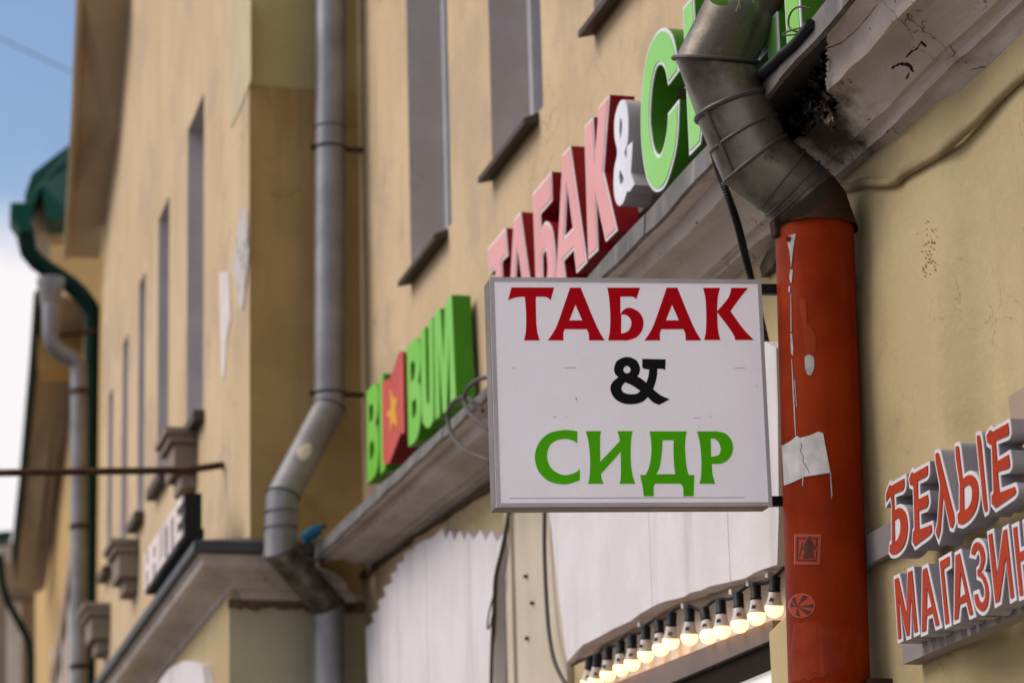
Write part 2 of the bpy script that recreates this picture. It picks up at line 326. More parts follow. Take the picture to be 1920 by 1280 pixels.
# outlines: points (x, y) are corners, (x, y, 1) lie on a smooth run
def smooth(pts, n=6):
    out = []; N_ = len(pts)
    P2 = [Vector((p[0], p[1])) for p in pts]; sm = [len(p) > 2 and p[2] == 1 for p in pts]
    for i in range(N_):
        j = (i + 1) % N_
        if not (sm[i] or sm[j]): out.append(P2[i]); continue
        p1, p2 = P2[i], P2[j]; p0 = P2[i - 1] if sm[i] else p1; p3 = P2[(j + 1) % N_] if sm[j] else p2
        for k in range(n):
            t = k / n
            out.append(0.5 * ((2 * p1) + (p2 - p0) * t + (2 * p0 - 5 * p1 + 4 * p2 - p3) * t * t + (3 * p1 - p0 - 3 * p2 + p3) * t ** 3))
    return out
def area(l): return 0.5 * sum(a.x * b.y - b.x * a.y for a, b in zip(l, l[1:] + l[:1]))
def orient(loops):
    out = []
    for i, l in enumerate(loops):
        ccw = area(l) > 0
        out.append(l if ccw == (i == 0) else l[::-1])
    return out
def offset(loops, d):                           # d > 0 grows the shape
    res = []
    for l in orient(loops):
        n = len(l); o = []
        for i in range(n):
            e0 = (l[i] - l[i - 1]); e1 = (l[(i + 1) % n] - l[i])
            if e0.length < 1e-9 or e1.length < 1e-9: o.append(l[i].copy()); continue
            n0 = Vector((e0.y, -e0.x)).normalized(); n1 = Vector((e1.y, -e1.x)).normalized()
            m_ = (n0 + n1)
            if m_.length < 0.2: o.append(l[i] + n0 * d); continue
            m_.normalize(); o.append(l[i] + m_ * min(d / max(m_.dot(n0), 0.2), 2.0 * d) if d > 0 else l[i] + m_ * max(d / max(m_.dot(n0), 0.2), 2.0 * d))
        res.append(o)
    return res
def prism(loops, w0, w1, to):                   # loops in 2-D, depth w0..w1, to(u, v, w) -> world
    loops = orient(loops)
    flat = [p for l in loops for p in l]; n = len(flat)
    tri = tessellate_polygon([[Vector((p.x, p.y, 0)) for p in l] for l in loops])
    V = [to(p.x, p.y, w0) for p in flat] + [to(p.x, p.y, w1) for p in flat]
    Fc = [tuple(t) for t in tri] + [tuple(i + n for i in t[::-1]) for t in tri]
    k = 0
    for l in loops:
        m_ = len(l)
        for i in range(m_):
            a, b = k + i, k + (i + 1) % m_; Fc.append((a, b, n + b, n + a))
        k += m_
    return V, Fc
def grid(fn, nu, nv, keep=None):
    V = [fn(i / nu, j / nv) for j in range(nv + 1) for i in range(nu + 1)]
    Fc = []
    for j in range(nv):
        for i in range(nu):
            if keep is None or keep((i + .5) / nu, (j + .5) / nv):
                a = j * (nu + 1) + i; Fc.append((a, a + 1, a + nu + 2, a + nu + 1))
    return V, Fc
def inside(p, poly):
    c = False; n = len(poly)
    for i in range(n):
        x0, y0 = poly[i]; x1, y1 = poly[(i + 1) % n]
        if (y0 > p[1]) != (y1 > p[1]) and p[0] < (x1 - x0) * (p[1] - y0) / (y1 - y0) + x0: c = not c
    return c
def holed_wall(s0, s1, z0, z1, holes, at, depth):   # front sheet with openings and their reveals
    xs = sorted({s0, s1} | {h[0] for h in holes} | {h[1] for h in holes}); zs = sorted({z0, z1} | {h[2] for h in holes} | {h[3] for h in holes})
    V, Fc, J, JF = [], [], [], []
    for a, b in zip(xs, xs[1:]):
        for c, e in zip(zs, zs[1:]):
            if any(h[0] <= a and b <= h[1] and h[2] <= c and e <= h[3] for h in holes): continue
            k = len(V); V += [at(a, c, 0), at(b, c, 0), at(b, e, 0), at(a, e, 0)]; Fc.append((k, k + 1, k + 2, k + 3))
    for h in holes:
        for (p, q) in (((h[0], h[2]), (h[1], h[2])), ((h[1], h[2]), (h[1], h[3])), ((h[1], h[3]), (h[0], h[3])), ((h[0], h[3]), (h[0], h[2]))):
            k = len(J); J += [at(p[0], p[1], 0), at(q[0], q[1], 0), at(q[0], q[1], -depth), at(p[0], p[1], -depth)]; JF.append((k, k + 1, k + 2, k + 3))
    return (V, Fc), (J, JF)
def proj(p):
    c = RW.transposed() @ (p - CAM); return 960 + F * c.x / -c.z, 640 - F * c.y / -c.z

# ================================================================== ground
xw = W * S
structure(mesh('road', [(-60, -80, 0), (xw - 4.6, -80, 0), (xw - 4.6, 160, 0), (-60, 160, 0)], [(0, 1, 2, 3)], M_ASPH))
structure(mesh('pavement', *boxd(-60, 120, 1.6 - 1.6 / S, 1.6 - 1.47 / S, 0.0, 4.4 / S), M_PAVE))
structure(mesh('kerb', *boxd(-60, 120, 1.6 - 1.6 / S, 1.6 - 1.465 / S, 4.4 / S + .002, 4.6 / S), M_KERB))
ZG = 1.6 - 1.47 / S                              # pavement level in design units

# ================================================================== main building
YC0 = 11.30                                      # inner corner with the projecting wing
b_main = thing('building', 'ochre plastered building carrying the red and green shop letters above a whitewashed cornice', 'building', B(7.3, ZG, 0))
# windows: far edge, near edge
WINS = [(8.50 + 1.235 * j, 9.15 + 1.235 * j, 4.855 + (.05 if j < 0 else 0), 6.35 + (.05 if j < 0 else 0)) for j in (1, 0, -1, -2)]
(wv, wf), (jv, jf) = holed_wall(3.2, YC0 - .0, 3.741, 7.6, WINS, B, 0.22)
w_up = mesh('wall', wv, wf, M_WALL, b_main)
mesh('reveal', jv, jf, M_JAMB, w_up)
for a, b, c, e in WINS:
    fr = join(boxd(a + .002, a + .05, c + .002, e - .002, -.19, -.135), boxd(b - .05, b - .002, c + .002, e - .002, -.19, -.135), boxd(a + .05, b - .05, c + .002, c + .06, -.19, -.136),
              boxd(a + .05, b - .05, e - .06, e - .002, -.19, -.136), boxd((a + b) / 2 - .03, (a + b) / 2 + .03, c + .06, e - .06, -.188, -.132),
              boxd(a + .05, a + .085, c + .06, e - .06, -.185, -.15))
    o = mesh('window', *fr, M_FRAME, b_main); bevel(o, .004)
    mesh('pane', *boxd(a + .051, b - .051, c + .061, e - .061, -.182, -.176), M_GLASS, o)
    sl = hexa([B(a + .05, c - .034, .002), B(b + .005, c - .034, .002), B(b + .005, c - .003, .002), B(a + .05, c - .003, .002),
               B(a + .05, c - .046, .052), B(b + .005, c - .046, .052), B(b + .005, c - .026, .052), B(a + .05, c - .026, .052)])
    mesh('sill', *sl, M_SILL, b_main)
# lower wall: left bays, pier behind the red pipe with a soft rounded step
(lv, lf), (kv, kf) = holed_wall(6.40, YC0, ZG, 3.741, [(6.55, 8.06, ZG, 2.76)], B, 0.12)
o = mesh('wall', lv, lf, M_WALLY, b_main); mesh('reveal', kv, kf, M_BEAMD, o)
def pier_d(Y, z):                                # projection of the pier face, with the soft rounded step down to the right bay
    t = min(max((Y - 5.33) / 0.12, 0), 1); t = t * t * (3 - 2 * t); f = min(max((z - 3.3) / .35, 0), 1)
    lo, hi = -.022 + .026 * f, .042 - .028 * f
    return lo + (hi - lo) * t
def pier(u, v):
    Y = 6.40 - u * 3.2; z = ZG + v * (3.92 - ZG)
    d = pier_d(Y, z) + .003 * math.sin(Y * 7 + z * 1.3)
    return B(Y, z, d + .001)
V, Fc = grid(pier, 90, 24)
n = len(V); V += [B(6.40, ZG, -.05), B(6.40, 3.92, -.05)]; Fc.append((0, 24 * 91, n + 1, n))
mesh('wall', V, Fc, M_WALLY, b_main, smooth=True)
# corner block at the lower left foot of the red pipe
pts = [U(1453, 1158, .07), U(1476, 1140, .07)]
o = mesh('pier_block', *hexa([B(6.46, ZG, .03), B(6.05, ZG, .03), B(6.05, 2.87, .03), B(6.46, 2.80, .03), B(6.46, ZG, .075), B(6.05, ZG, .075), B(6.05, 2.855, .075), B(6.46, 2.79, .075)]), M_WALLY, b_main); bevel(o, .006)

# return wall in the nook and the wing (projecting neighbour)
b_wing = thing('building', 'pale ochre building beyond the grey corner drainpipe with a row of narrow windows', 'building', Vector(((W - .46) * S, YC0 * S, 0.13)))
KX = (W - .46) * S
def RT(x, z, e=0.0): return Vector((xw - (x * S), (YC0 - e) * S, 1.6 + (z - 1.6) * S))   # x = units out from the main facade
zs_ = 1.6 + (PY(530, 163, YC0).z - 1.6) / S
mesh('wall', [RT(0, 3.78), RT(.46, 3.78), RT(.46, zs_), RT(0, zs_)], [(0, 1, 2, 3)], M_RET, b_wing)
mesh('wall', [RT(0, zs_), RT(.46, zs_), RT(.46, 8.6), RT(0, 8.6)], [(0, 1, 2, 3)], M_RETG, b_wing)
mesh('wall', [RT(0, ZG, .01), RT(.545, ZG, .01), RT(.545, 3.80, .01), RT(0, 3.80, .01)], [(0, 1, 2, 3)], M_RETL, b_wing)
ee = [(k / 24, rnd0.uniform(.0, .022)) for rnd0 in (random.Random(5),) for k in range(25)]
V = [RT(.55 * k, 3.765, .013) for k, h in ee] + [RT(.55 * k, 3.742 - h, .013) for k, h in ee] + [RT(.55 * k, 3.765, .03) for k, h in ee] + [RT(.55 * k, 3.742 - h, .03) for k, h in ee]
Fc = []
for k in range(24): Fc += [(k, k + 1, 26 + k, 25 + k), (50 + k, 75 + k, 76 + k, 51 + k), (25 + k, 26 + k, 76 + k, 75 + k)]
mesh('crumbled_edge', V, Fc, M_RAG, b_wing)
WG = Plane(Vector((KX, YC0 * S, 0)), -480)
wins = []
for xa, xb, yt in ((382, 351, 175), (317, 297, 367), (273, 261, 507), (242, 232, 620), (215, 207, 720)):
    s0 = WG.sz(xa, 500)[0]; s1 = WG.sz(xb, 500)[0]; zt = WG.sz(xa, yt)[1]
    wins.append((s0, s1, 4.86, zt))
(wv, wf), (jv, jf) = holed_wall(0, 5.35, 3.80, 8.9, wins, WG.at, 0.14)
o = mesh('wall', wv, wf, M_WALL, b_wing); mesh('reveal', jv, jf, M_JAMBB, o)
for h in wins:
    fr = join(boxd(h[0] + .002, h[0] + .04, h[2] + .002, h[3] - .002, -.138, -.10, WG.at), boxd(h[1] - .04, h[1] - .002, h[2] + .002, h[3] - .002, -.138, -.10, WG.at),
              boxd(h[0] + .04, h[1] - .04, h[2] + .002, h[2] + .05, -.138, -.101, WG.at), boxd(h[0] + .04, h[1] - .04, h[3] - .05, h[3] - .002, -.138, -.101, WG.at))
    o = mesh('window', *fr, M_FRAME, b_wing)
    mesh('pane', *boxd(h[0] + .041, h[1] - .041, h[2] + .051, h[3] - .051, -.132, -.128, WG.at), M_GLASS, o)
    mesh('sill', *boxd(h[0] - .04, h[1] + .04, h[2] - .05, h[2] - .002, .002, .05, WG.at), M_SILL, b_wing)
mesh('wall', *boxd(-.001, 9, ZG, 3.79, -.05, .083, WG.at), M_WALLY, b_wing)
# pale repaired area, bare plaster patch and white paint run near the wing's corner
def patch(name, pts, d, m, parent, plane=None, th=.004):
    if plane: to = lambda u, v, w: plane.at(-u, v, w); l = [[Vector((-plane.sz(x, y, d)[0], plane.sz(x, y, d)[1])) for x, y in pts]]
    else: to = lambda u, v, w: B(-u, v, w); l = [[Vector((-U(x, y, d)[0], U(x, y, d)[1])) for x, y in pts]]
    return mesh(name, *prism(l, d - th, d, to), m, parent)
patch('bare_plaster', [(455, 385), (462, 400), (466, 470), (461, 530), (455, 580), (447, 575), (441, 520), (434, 505), (440, 470), (447, 420)], .006, M_BARE, b_wing, WG)
patch('paint_patch', [(411, 512), (428, 508), (431, 600), (424, 640), (420, 710), (415, 700), (412, 600)], .005, M_WPATCH, b_wing, WG)
patch('repaired_plaster', [(429, 0), (470, 0), (470, 150), (452, 200), (433, 240), (430, 120)], .004, M_CREAM, b_wing, WG, .003)
# eave soffit of the wing
def out_px(x, y, x2):                            # straight out from the wall point seen at (x, y) until it is seen at x2
    p = WG.px(x, y); lo, hi = 0.0, 1.2
    for _ in range(40):
        m_ = (lo + hi) / 2
        if proj(p + WG.Nn * m_)[0] > x2: lo = m_
        else: hi = m_
    return p + WG.Nn * lo
inn = [(246, -20), (222, 250), (203, 370), (186, 485)]; ous = [153, 141, 134, 127]
oo = [out_px(x, y, x2) for (x, y), x2 in zip(inn, ous)]
so = [WG.px(x, y) for x, y in inn] + oo[::-1]
V = so + [p + Vector((0, 0, .10)) - WG.Nn * .02 for p in so]
mesh('soffit', V, [tuple(range(8)), tuple(range(15, 7, -1))] + [(i, (i + 1) % 8, 8 + (i + 1) % 8, 8 + i) for i in range(8)], M_SOFF, b_wing)
ed = [p + WG.Nn * .01 for p in oo]
mesh('eave_edge', *tube(ed, .028, 8), M_SOFF, b_wing)
# stone consoles under the wing's windows
for x, y in ((372, 800), (262, 1008), (208, 1128)):
    s0, z0 = WG.sz(x, y)
    rows = [(.15, z0, z0 - .035, 0), (.13, z0 - .037, z0 - .07, .01), (.105, z0 - .072, z0 - .20, .03), (.07, z0 - .202, z0 - .27, .06)]
    pr = []
    for d, a, b, e in rows: pr.append(boxd(s0 + e, s0 + .36 - e, b, a, -.01, d, WG.at))
    o = mesh('console', *join(*pr), M_STUCCO, b_wing); bevel(o, .01)

# ================================================================== cornice of the main building
def lerp_rows(tab, Y):
    for (y0, z0), (y1, z1) in zip(tab, tab[1:]):
        if y0 >= Y >= y1: return z0 + (z1 - z0) * (y0 - Y) / (y0 - y1)
    return tab[0][1] if Y > tab[0][0] else tab[-1][1]
ROWS = []
for d, px in ((.25, [(590, 1025), (910, 728), (1103, 520), (1330, 269), (1424, 156), (1464, 108), (1501, 63), (1553, 0), (1640, -103)]),
              (.245, [(612, 1031), (915, 747), (1142, 515), (1237, 421), (1341, 306), (1438, 188), (1469, 151), (1552, 60), (1605, 0), (1690, -95)]),
              (.19, [(622, 1048), (915, 800), (1194, 520), (1268, 455), (1355, 363), (1549, 166), (1632, 85), (1669, 44), (1712, 0), (1800, -88)]),
              (.05, [(650, 1080), (915, 880), (1339, 521), (1390, 472), (1450, 425), (1579, 311), (1684, 221), (1792, 109), (1912, 0)]),
              (.0, [(660, 1094), (917, 905), (1452, 457), (1639, 307), (1710, 253), (1804, 168), (1920, 71)])):
    ROWS.append((d, [U(x, y, d) for x, y in px]))
def prof(d, Y):
    """height of the cornice underside at projection d"""
    r = ROWS[1:]
    for (d0, t0), (d1, t1) in zip(r, r[1:]):
        if d0 >= d >= d1:
            k = (d0 - d) / (d0 - d1); return lerp_rows(t0, Y) * (1 - k) + lerp_rows(t1, Y) * k
    return lerp_rows(r[-1][1], Y)
YN, YF = 3.3, YC0 - .20
HOLE = [(1400, 280), (1436, 196), (1466, 152), (1513, 96), (1537, 68), (1550, 64), (1548, 120), (1546, 160), (1555, 190), (1566, 215), (1560, 232), (1525, 250), (1492, 268), (1470, 290), (1400, 300)]
# profile stations from the drip edge to the wall: (projection, drop relative to straight interpolation)
ST = [(.245, 0), (.232, .012), (.205, .026), (.193, .006), (.188, -.004), (.186, .006), (.17, .016), (.13, .018), (.09, .006), (.078, -.002), (.076, .004), (.055, .006), (.048, -.004), (.046, .006), (.03, .008), (.0, 0)]
rnd = random.Random(3)
NU = 700
def ymap(u):                                      # columns packed where the plaster is broken
    if u < .12: return YF + (6.4 - YF) * u / .12
    if u < .82: return 6.4 + (5.2 - 6.4) * (u - .12) / .7
    return 5.2 + (YN - 5.2) * (u - .82) / .18
ST = [(a[0] + (b[0] - a[0]) * k / 4, a[1] + (b[1] - a[1]) * k / 4) for a, b in zip(ST, ST[1:]) for k in range(4)] + [ST[-1]]
from mathutils import noise as nn
def corn(u, v):
    Y = ymap(u); i = min(int(v * (len(ST) - 1) + 1e-6), len(ST) - 1); d, e = ST[i]
    far = min(max((Y - 10.6) / .5, 0), 1)
    z = prof(d, Y) + e + .006 * nn.noise(Vector((Y * 3, d * 20, 0))) + .003 * nn.noise(Vector((Y * 14, d * 60, 5)))
    return B(Y, z, max(d + .004 * nn.noise(Vector((Y * 6, d * 30, 9))) * (1 if i > 2 else 0), 0))
def keep(u, v):
    Y = ymap(u); i = v * (len(ST) - 1); d = ST[int(i)][0]
    q = proj(B(Y, prof(d, Y), d)); r = Vector((q[0] * .035, q[1] * .035, 2.0)); r2 = r * 3
    return not inside((q[0] + 6 * nn.noise(r) + 3.5 * nn.noise(r2), q[1] + 6 * nn.noise(r + Vector((9, 4, 1))) + 3.5 * nn.noise(r2 + Vector((3, 1, 8)))), HOLE)
V, Fc = grid(corn, NU, len(ST) - 1, keep)
c_main = mesh('cornice', V, Fc, M_CORN, b_main)
# thickness of the plaster shell, hollow behind the broken place
def rub(u, v):
    x = 1395 + 180 * u; y = 40 + 250 * v
    Y, z = U(x, y, .10); base = .165 - .07 * (1 - u) ** 2 - .12 * max(0, (u - .80) / .2) - .08 * max(0, (v - .85) / .15)
    q = Vector((x * .045, y * .045, 1.7))
    d = base + .035 * nn.noise(q) + .03 * nn.noise(q * 2.6) + .018 * nn.noise(q * 6)
    p = P(x, y, d); return p + Vector((.03, 0, .035)) * S
V, Fc = grid(rub, 110, 130)
o = mesh('broken_core', V, Fc, M_RUB, b_main); o['kind'] = 'stuff'
# black cracks in the soffit plaster, cut as thin dark gaps just proud of it
def on_soffit(px, py):
    """where the view through a photo point meets the cornice underside"""
    lo, hi = 0.0, .24
    f = lambda d: U(px, py, d)[1] - prof(d, U(px, py, d)[0])
    best = min((abs(f(k * .004)), k * .004) for k in range(2, 58)); return best[1]
def crack(pts, w):
    fine = []
    for a, b in zip(pts, pts[1:]):
        for k in range(4): fine.append((a[0] + (b[0] - a[0]) * k / 4 + rnd.uniform(-.8, .8), a[1] + (b[1] - a[1]) * k / 4 + rnd.uniform(-.8, .8)))
    pts = fine + [pts[-1]]; w = w * .38
    V, Fc = [], []
    for i, (x, y) in enumerate(pts):
        t = Vector(pts[min(i + 1, len(pts) - 1)]) - Vector(pts[max(i - 1, 0)]); nn_ = Vector((-t.y, t.x)).normalized(); ww = w * (0.25 + rnd.random()) * (0.3 if i in (0, len(pts) - 1) else 1)
        for sgn in (-1, 1):
            x2, y2 = x + nn_.x * ww * sgn, y + nn_.y * ww * sgn
            d = on_soffit(x2, y2); V.append(P(x2, y2, d) + Vector((-.012, -.012, -.022)))
    k = len(pts)
    V += [v + Vector((.004, .004, .006)) for v in V]
    for i in range(k - 1):
        a = 2 * i; Fc += [(a, a + 2, a + 3, a + 1), (2 * k + a, 2 * k + a + 1, 2 * k + a + 3, 2 * k + a + 2), (a, a + 2, 2 * k + a + 2, 2 * k + a), (a + 1, a + 3, 2 * k + a + 3, 2 * k + a + 1)]
    Fc += [(0, 1, 2 * k + 1, 2 * k), (2 * k - 2, 2 * k - 1, 4 * k - 1, 4 * k - 2)]
    return V, Fc
CR = [([(1702, 98), (1712, 88), (1722, 82), (1730, 70), (1740, 78)], 3.6), ([(1674, 118), (1690, 110), (1706, 112), (1716, 126)], 5), ([(1703, 140), (1708, 126)], 4), ([(1552, 82), (1580, 72), (1600, 56), (1616, 40), (1634, 18), (1648, 0)], 1.4)]
mesh('crack', *join(*[crack(a, b) for a, b in CR]), M_CRACK, c_main)['kind'] = 'stuff'
# sheet metal flashing along the cornice edge: separate lengths, lapped and a little bent
joints = [YF, 9.9, 8.9, 7.85, 6.72, 5.72, 4.6, YN]
for k, (a, b) in enumerate(zip(joints, joints[1:])):
    n_ = 10; V = []; Fc = []
    for i in range(n_ + 1):
        Y = a + (b + .004 - a) * i / n_; zt = lerp_rows(ROWS[0][1], Y) + .002 * math.sin(Y * 11); zb = lerp_rows(ROWS[1][1], Y) + .003 * math.sin(Y * 17); e = .002 * (k % 2)
        V += [B(Y, zt, .252 + e), B(Y, zb - .002, .257 + e), B(Y, zb - .002, .244), B(Y, zt - .012, .244), B(Y, zt + .075, .006)]
    for i in range(n_):
        q = 5 * i; Fc += [(q, q + 5, q + 6, q + 1), (q + 1, q + 6, q + 7, q + 2), (q + 2, q + 7, q + 8, q + 3), (q, q + 4, q + 9, q + 5), (q + 3, q + 8, q + 9, q + 4)]
    Fc += [(0, 1, 2, 3, 4), tuple(5 * n_ + j for j in range(5))]
    mesh('flashing', V, Fc, M_FLASH, b_main)
# crumbled strip under the cornice
top = [(655, 1086), (730, 1035), (800, 985), (870, 938), (917, 903), (1000, 838)]
bot = [(1000, 846), (917, 916), (905, 926), (880, 938), (862, 952), (846, 960), (828, 976), (806, 986), (790, 998), (770, 1008), (764, 1020), (744, 1034), (718, 1052), (700, 1066), (668, 1090), (655, 1100)]
patch('crumbled_edge', top + bot, .016, M_RAG, b_main, None, .02)
bot2 = [(1440, 470), (1450, 462), (1460, 458), (1462, 480), (1448, 500), (1436, 512), (1428, 520), (1424, 500), (1430, 486)]
patch('crumbled_edge', bot2, .02, M_RAG, b_main, None, .02)
# cornice wrapping the wing: front, return
def sweep_rows(rows, m, name, parent):
    V, Fc = [], []; n_ = len(rows)
    for d, z in rows:
        V += [WG.at(11, z + .02, d), Vector((KX - d * S, (YC0 - d) * S, 1.6 + (z - 1.6) * S)), Vector((xw - d * S, (YC0 - d) * S, 1.6 + (z - 1.6) * S))]
    for i in range(n_ - 1):
        for j in range(2): Fc.append((3 * i + j, 3 * i + j + 1, 3 * i + 3 + j + 1, 3 * i + 3 + j))
    return mesh(name, V, Fc, m, parent)
sweep_rows([(.243, 3.90), (.23, 3.895), (.225, 3.86), (.20, 3.85), (.19, 3.865), (.13, 3.85), (.09, 3.83), (.085, 3.80), (.05, 3.79), (.04, 3.765), (-.0, 3.755)], M_CORN, 'cornice', b_wing)
sweep_rows([(.0, 4.02), (.262, 3.948), (.268, 3.905), (.25, 3.903), (.245, 3.94)], M_FLASHD, 'flashing', b_wing)

V, Fc = [], []
for k in range(55):
    x = rnd.gauss(1740, 8); y = rnd.triangular(395, 525, 500); e = rnd.uniform(.3, 1.1)
    d = pier_d(*U(x, y, 0)) + .0035
    q = [P(x + a * e * rnd.uniform(.6, 1.2), y + b * e * rnd.uniform(.6, 1.3), d + f) for f in (-.006, .0) for a, b in ((-1, -1), (1, -1), (1, 1), (-1, 1))]
    v, f = hexa(q); n = len(V); V += v; Fc += [tuple(i + n for i in g) for g in f]
o = mesh('paint_spatter', V, Fc, M_SPAT, b_main); o['kind'] = 'stuff'

# ================================================================== boards, pilaster, shop front
def fac(u, v, w): return B(-u, v, w)
def upts(pts, d): return [Vector((-U(x, y, d)[0], U(x, y, d)[1])) for x, y in pts]
def clip_u(poly, u0, u1):                        # keep the strip u0..u1 of a polygon
    def cut(pl, f, inter):
        out = []
        for i in range(len(pl)):
            a, b = pl[i - 1], pl[i]
            if f(b):
                if not f(a): out.append(inter(a, b))
                out.append(b)
            elif f(a): out.append(inter(a, b))
        return out
    def at(u): return lambda a, b: a.lerp(b, (u - a.x) / (b.x - a.x))
    pl = cut(poly, lambda p: p.x >= u0, at(u0)); return cut(pl, lambda p: p.x <= u1, at(u1)) if pl else pl
def planks(parent, pts, cuts, d0, d1, m, jit=.0015):
    pl = upts(pts, d1)
    us = [min(p.x for p in pl) - .01] + [-U(x, 1100, d1)[0] for x in cuts] + [max(p.x for p in pl) + .01]
    for k, (a, b) in enumerate(zip(us, us[1:])):
        q = clip_u(pl, a + .0007, b - .0007)
        if len(q) > 2:
            e = rnd.random() * jit
            mesh('plank', *prism([q], d0, d1 + e, fac), m, parent)
def c4(l): return [(400 + x / 2, 640 + y / 2) for x, y in l]
bd = thing('plank_board', 'white painted plank board with a jagged sawtooth top on the wall under the cornice', 'board', B(10, 3.2, .0))
planks(bd, c4([(572, 1072), (604, 1048), (594, 1022), (624, 1002), (614, 974), (648, 952), (638, 922), (674, 902), (664, 872), (694, 856), (686, 836), (720, 818), (714, 796), (752, 776), (760, 762), (804, 738), (812, 742), (835, 722), (860, 698), (872, 742), (888, 706), (906, 747), (925, 708), (943, 746), (957, 712), (977, 744), (1003, 706), (1022, 748), (1045, 708), (1065, 752), (1090, 716), (1064, 880), (1055, 1080), (1052, 1500), (588, 1500)]),
       (757, 800, 850), .004, .045, M_BOARD)
bb = thing('plank_board', 'large white plank board with a wavy lower edge above the glowing bulbs', 'board', B(7.2, 3.2, .0))
planks(bb, [(1022, 900), (1030, 780), (1140, 740), (1240, 700), (1330, 676), (1400, 660), (1436, 640), (1456, 652), (1459, 760), (1461, 960), (1458, 1058), (1432, 1066), (1413, 1074), (1398, 1083), (1377, 1088), (1352, 1094), (1332, 1098), (1314, 1106), (1296, 1110), (1282, 1118), (1267, 1122), (1249, 1126), (1232, 1132), (1216, 1141), (1200, 1150), (1183, 1163), (1164, 1172), (1150, 1178), (1138, 1185), (1118, 1196), (1093, 1208), (1080, 1222), (1064, 1240), (1050, 1130), (1035, 1000)],
       (1222, 1327, 1371, 1414), .048, .10, M_BOARD)
pl = upts([(1458, 1064), (1413, 1080), (1377, 1094), (1332, 1104), (1296, 1115), (1267, 1127), (1232, 1138), (1200, 1155), (1164, 1178), (1138, 1190), (1093, 1214), (1066, 1242), (1100, 1246), (1150, 1213), (1203, 1182), (1261, 1154), (1332, 1137), (1458, 1086)], .06)
mesh('edge_batten', *prism([[p + Vector((0, .012)) for p in pl[:12]] + [p + Vector((0, .05)) for p in pl[11::-1]]], .0, .0475, fac), M_BEDGE, bb)
bc = thing('plank_board', 'small white plank board under the wing cornice at the bottom edge of the view', 'board', WG.at(1.2, 3.2, .1))
pw = [(300, 1275), (318, 1252), (345, 1238), (365, 1240), (380, 1246), (386, 1290), (384, 1340), (296, 1340)]
for a, b in ((296, 322), (322, 342), (342, 363), (363, 386)):
    q = clip_u([Vector((-WG.sz(x, y, .12)[0], WG.sz(x, y, .12)[1])) for x, y in pw], -WG.sz(a, 1290, .12)[0] + .002, -WG.sz(b, 1290, .12)[0] - .002)
    if len(q) > 2: mesh('plank', *prism([q], .085, .12 + rnd.random() * .003, lambda u, v, w: WG.at(-u, v, w)), M_BOARD, bc)
# pilaster between the boards
pt = mesh('pilaster', *boxd(8.36, 9.04, ZG, 3.745, .001, .022), M_PIL, b_main); bevel(pt, .004)
mesh('pilaster_moulding', *boxd(8.92, 8.955, ZG, 3.7, .0225, .034), M_PIL, pt)
for x, y in ((988, 1080), (1000, 1130), (990, 1196)):
    Y, z = U(x, y, .022)
    mesh('nail', *boxd(Y - .012, Y + .008, z - .004, z + .004, .0225, .032), M_NAIL, pt)
# shop front under the bulbs
Yb0, Yb1 = 6.46, 9.3
(zt0, zt1) = (2.822, 2.878); 
def bz(Y, z0, z1): return z0 + (z1 - z0) * (Y - 6.46) / (7.75 - 6.46)
shop = thing('storefront', 'shop window front under the white plank board with a taupe frame beam and pale fascia', 'shop front', B(7.4, ZG, 0))
def sloped(Ya, Yb, za, zb, zc, ze, d0, d1):      # bar whose edges run za->zb (lower) and zc->ze (upper)
    return hexa([B(Ya, za, d0), B(Yb, zb, d0), B(Yb, ze, d0), B(Ya, zc, d0), B(Ya, za, d1), B(Yb, zb, d1), B(Yb, ze, d1), B(Ya, zc, d1)])
for k in range(9):                               # narrow upright boards of the fascia behind the bulbs
    a = 6.47 + k * .18; b = a + .1785
    mesh('fascia_board', *hexa([B(a, bz(a, 2.80, 2.86), .004), B(b, bz(b, 2.80, 2.86), .004), B(b, 3.1, .004), B(a, 3.1, .004), B(a, bz(a, 2.80, 2.86), .022), B(b, bz(b, 2.80, 2.86), .022), B(b, 3.1, .022), B(a, 3.1, .022)]), M_PALE, shop)
mesh('beam', *sloped(6.465, 8.05, bz(6.465, 2.776, 2.812), bz(8.05, 2.776, 2.812), bz(6.465, 2.821, 2.877), bz(8.05, 2.821, 2.877), .0235, .062), M_BEAM, shop)
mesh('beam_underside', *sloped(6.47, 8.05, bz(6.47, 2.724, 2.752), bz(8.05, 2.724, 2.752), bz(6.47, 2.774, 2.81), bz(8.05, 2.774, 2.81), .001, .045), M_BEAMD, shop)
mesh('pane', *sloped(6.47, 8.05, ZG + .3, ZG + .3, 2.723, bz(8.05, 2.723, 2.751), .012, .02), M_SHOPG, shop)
mesh('base_panel', *boxd(6.47, 8.05, ZG, ZG + .298, .002, .04), M_BEAMD, shop)

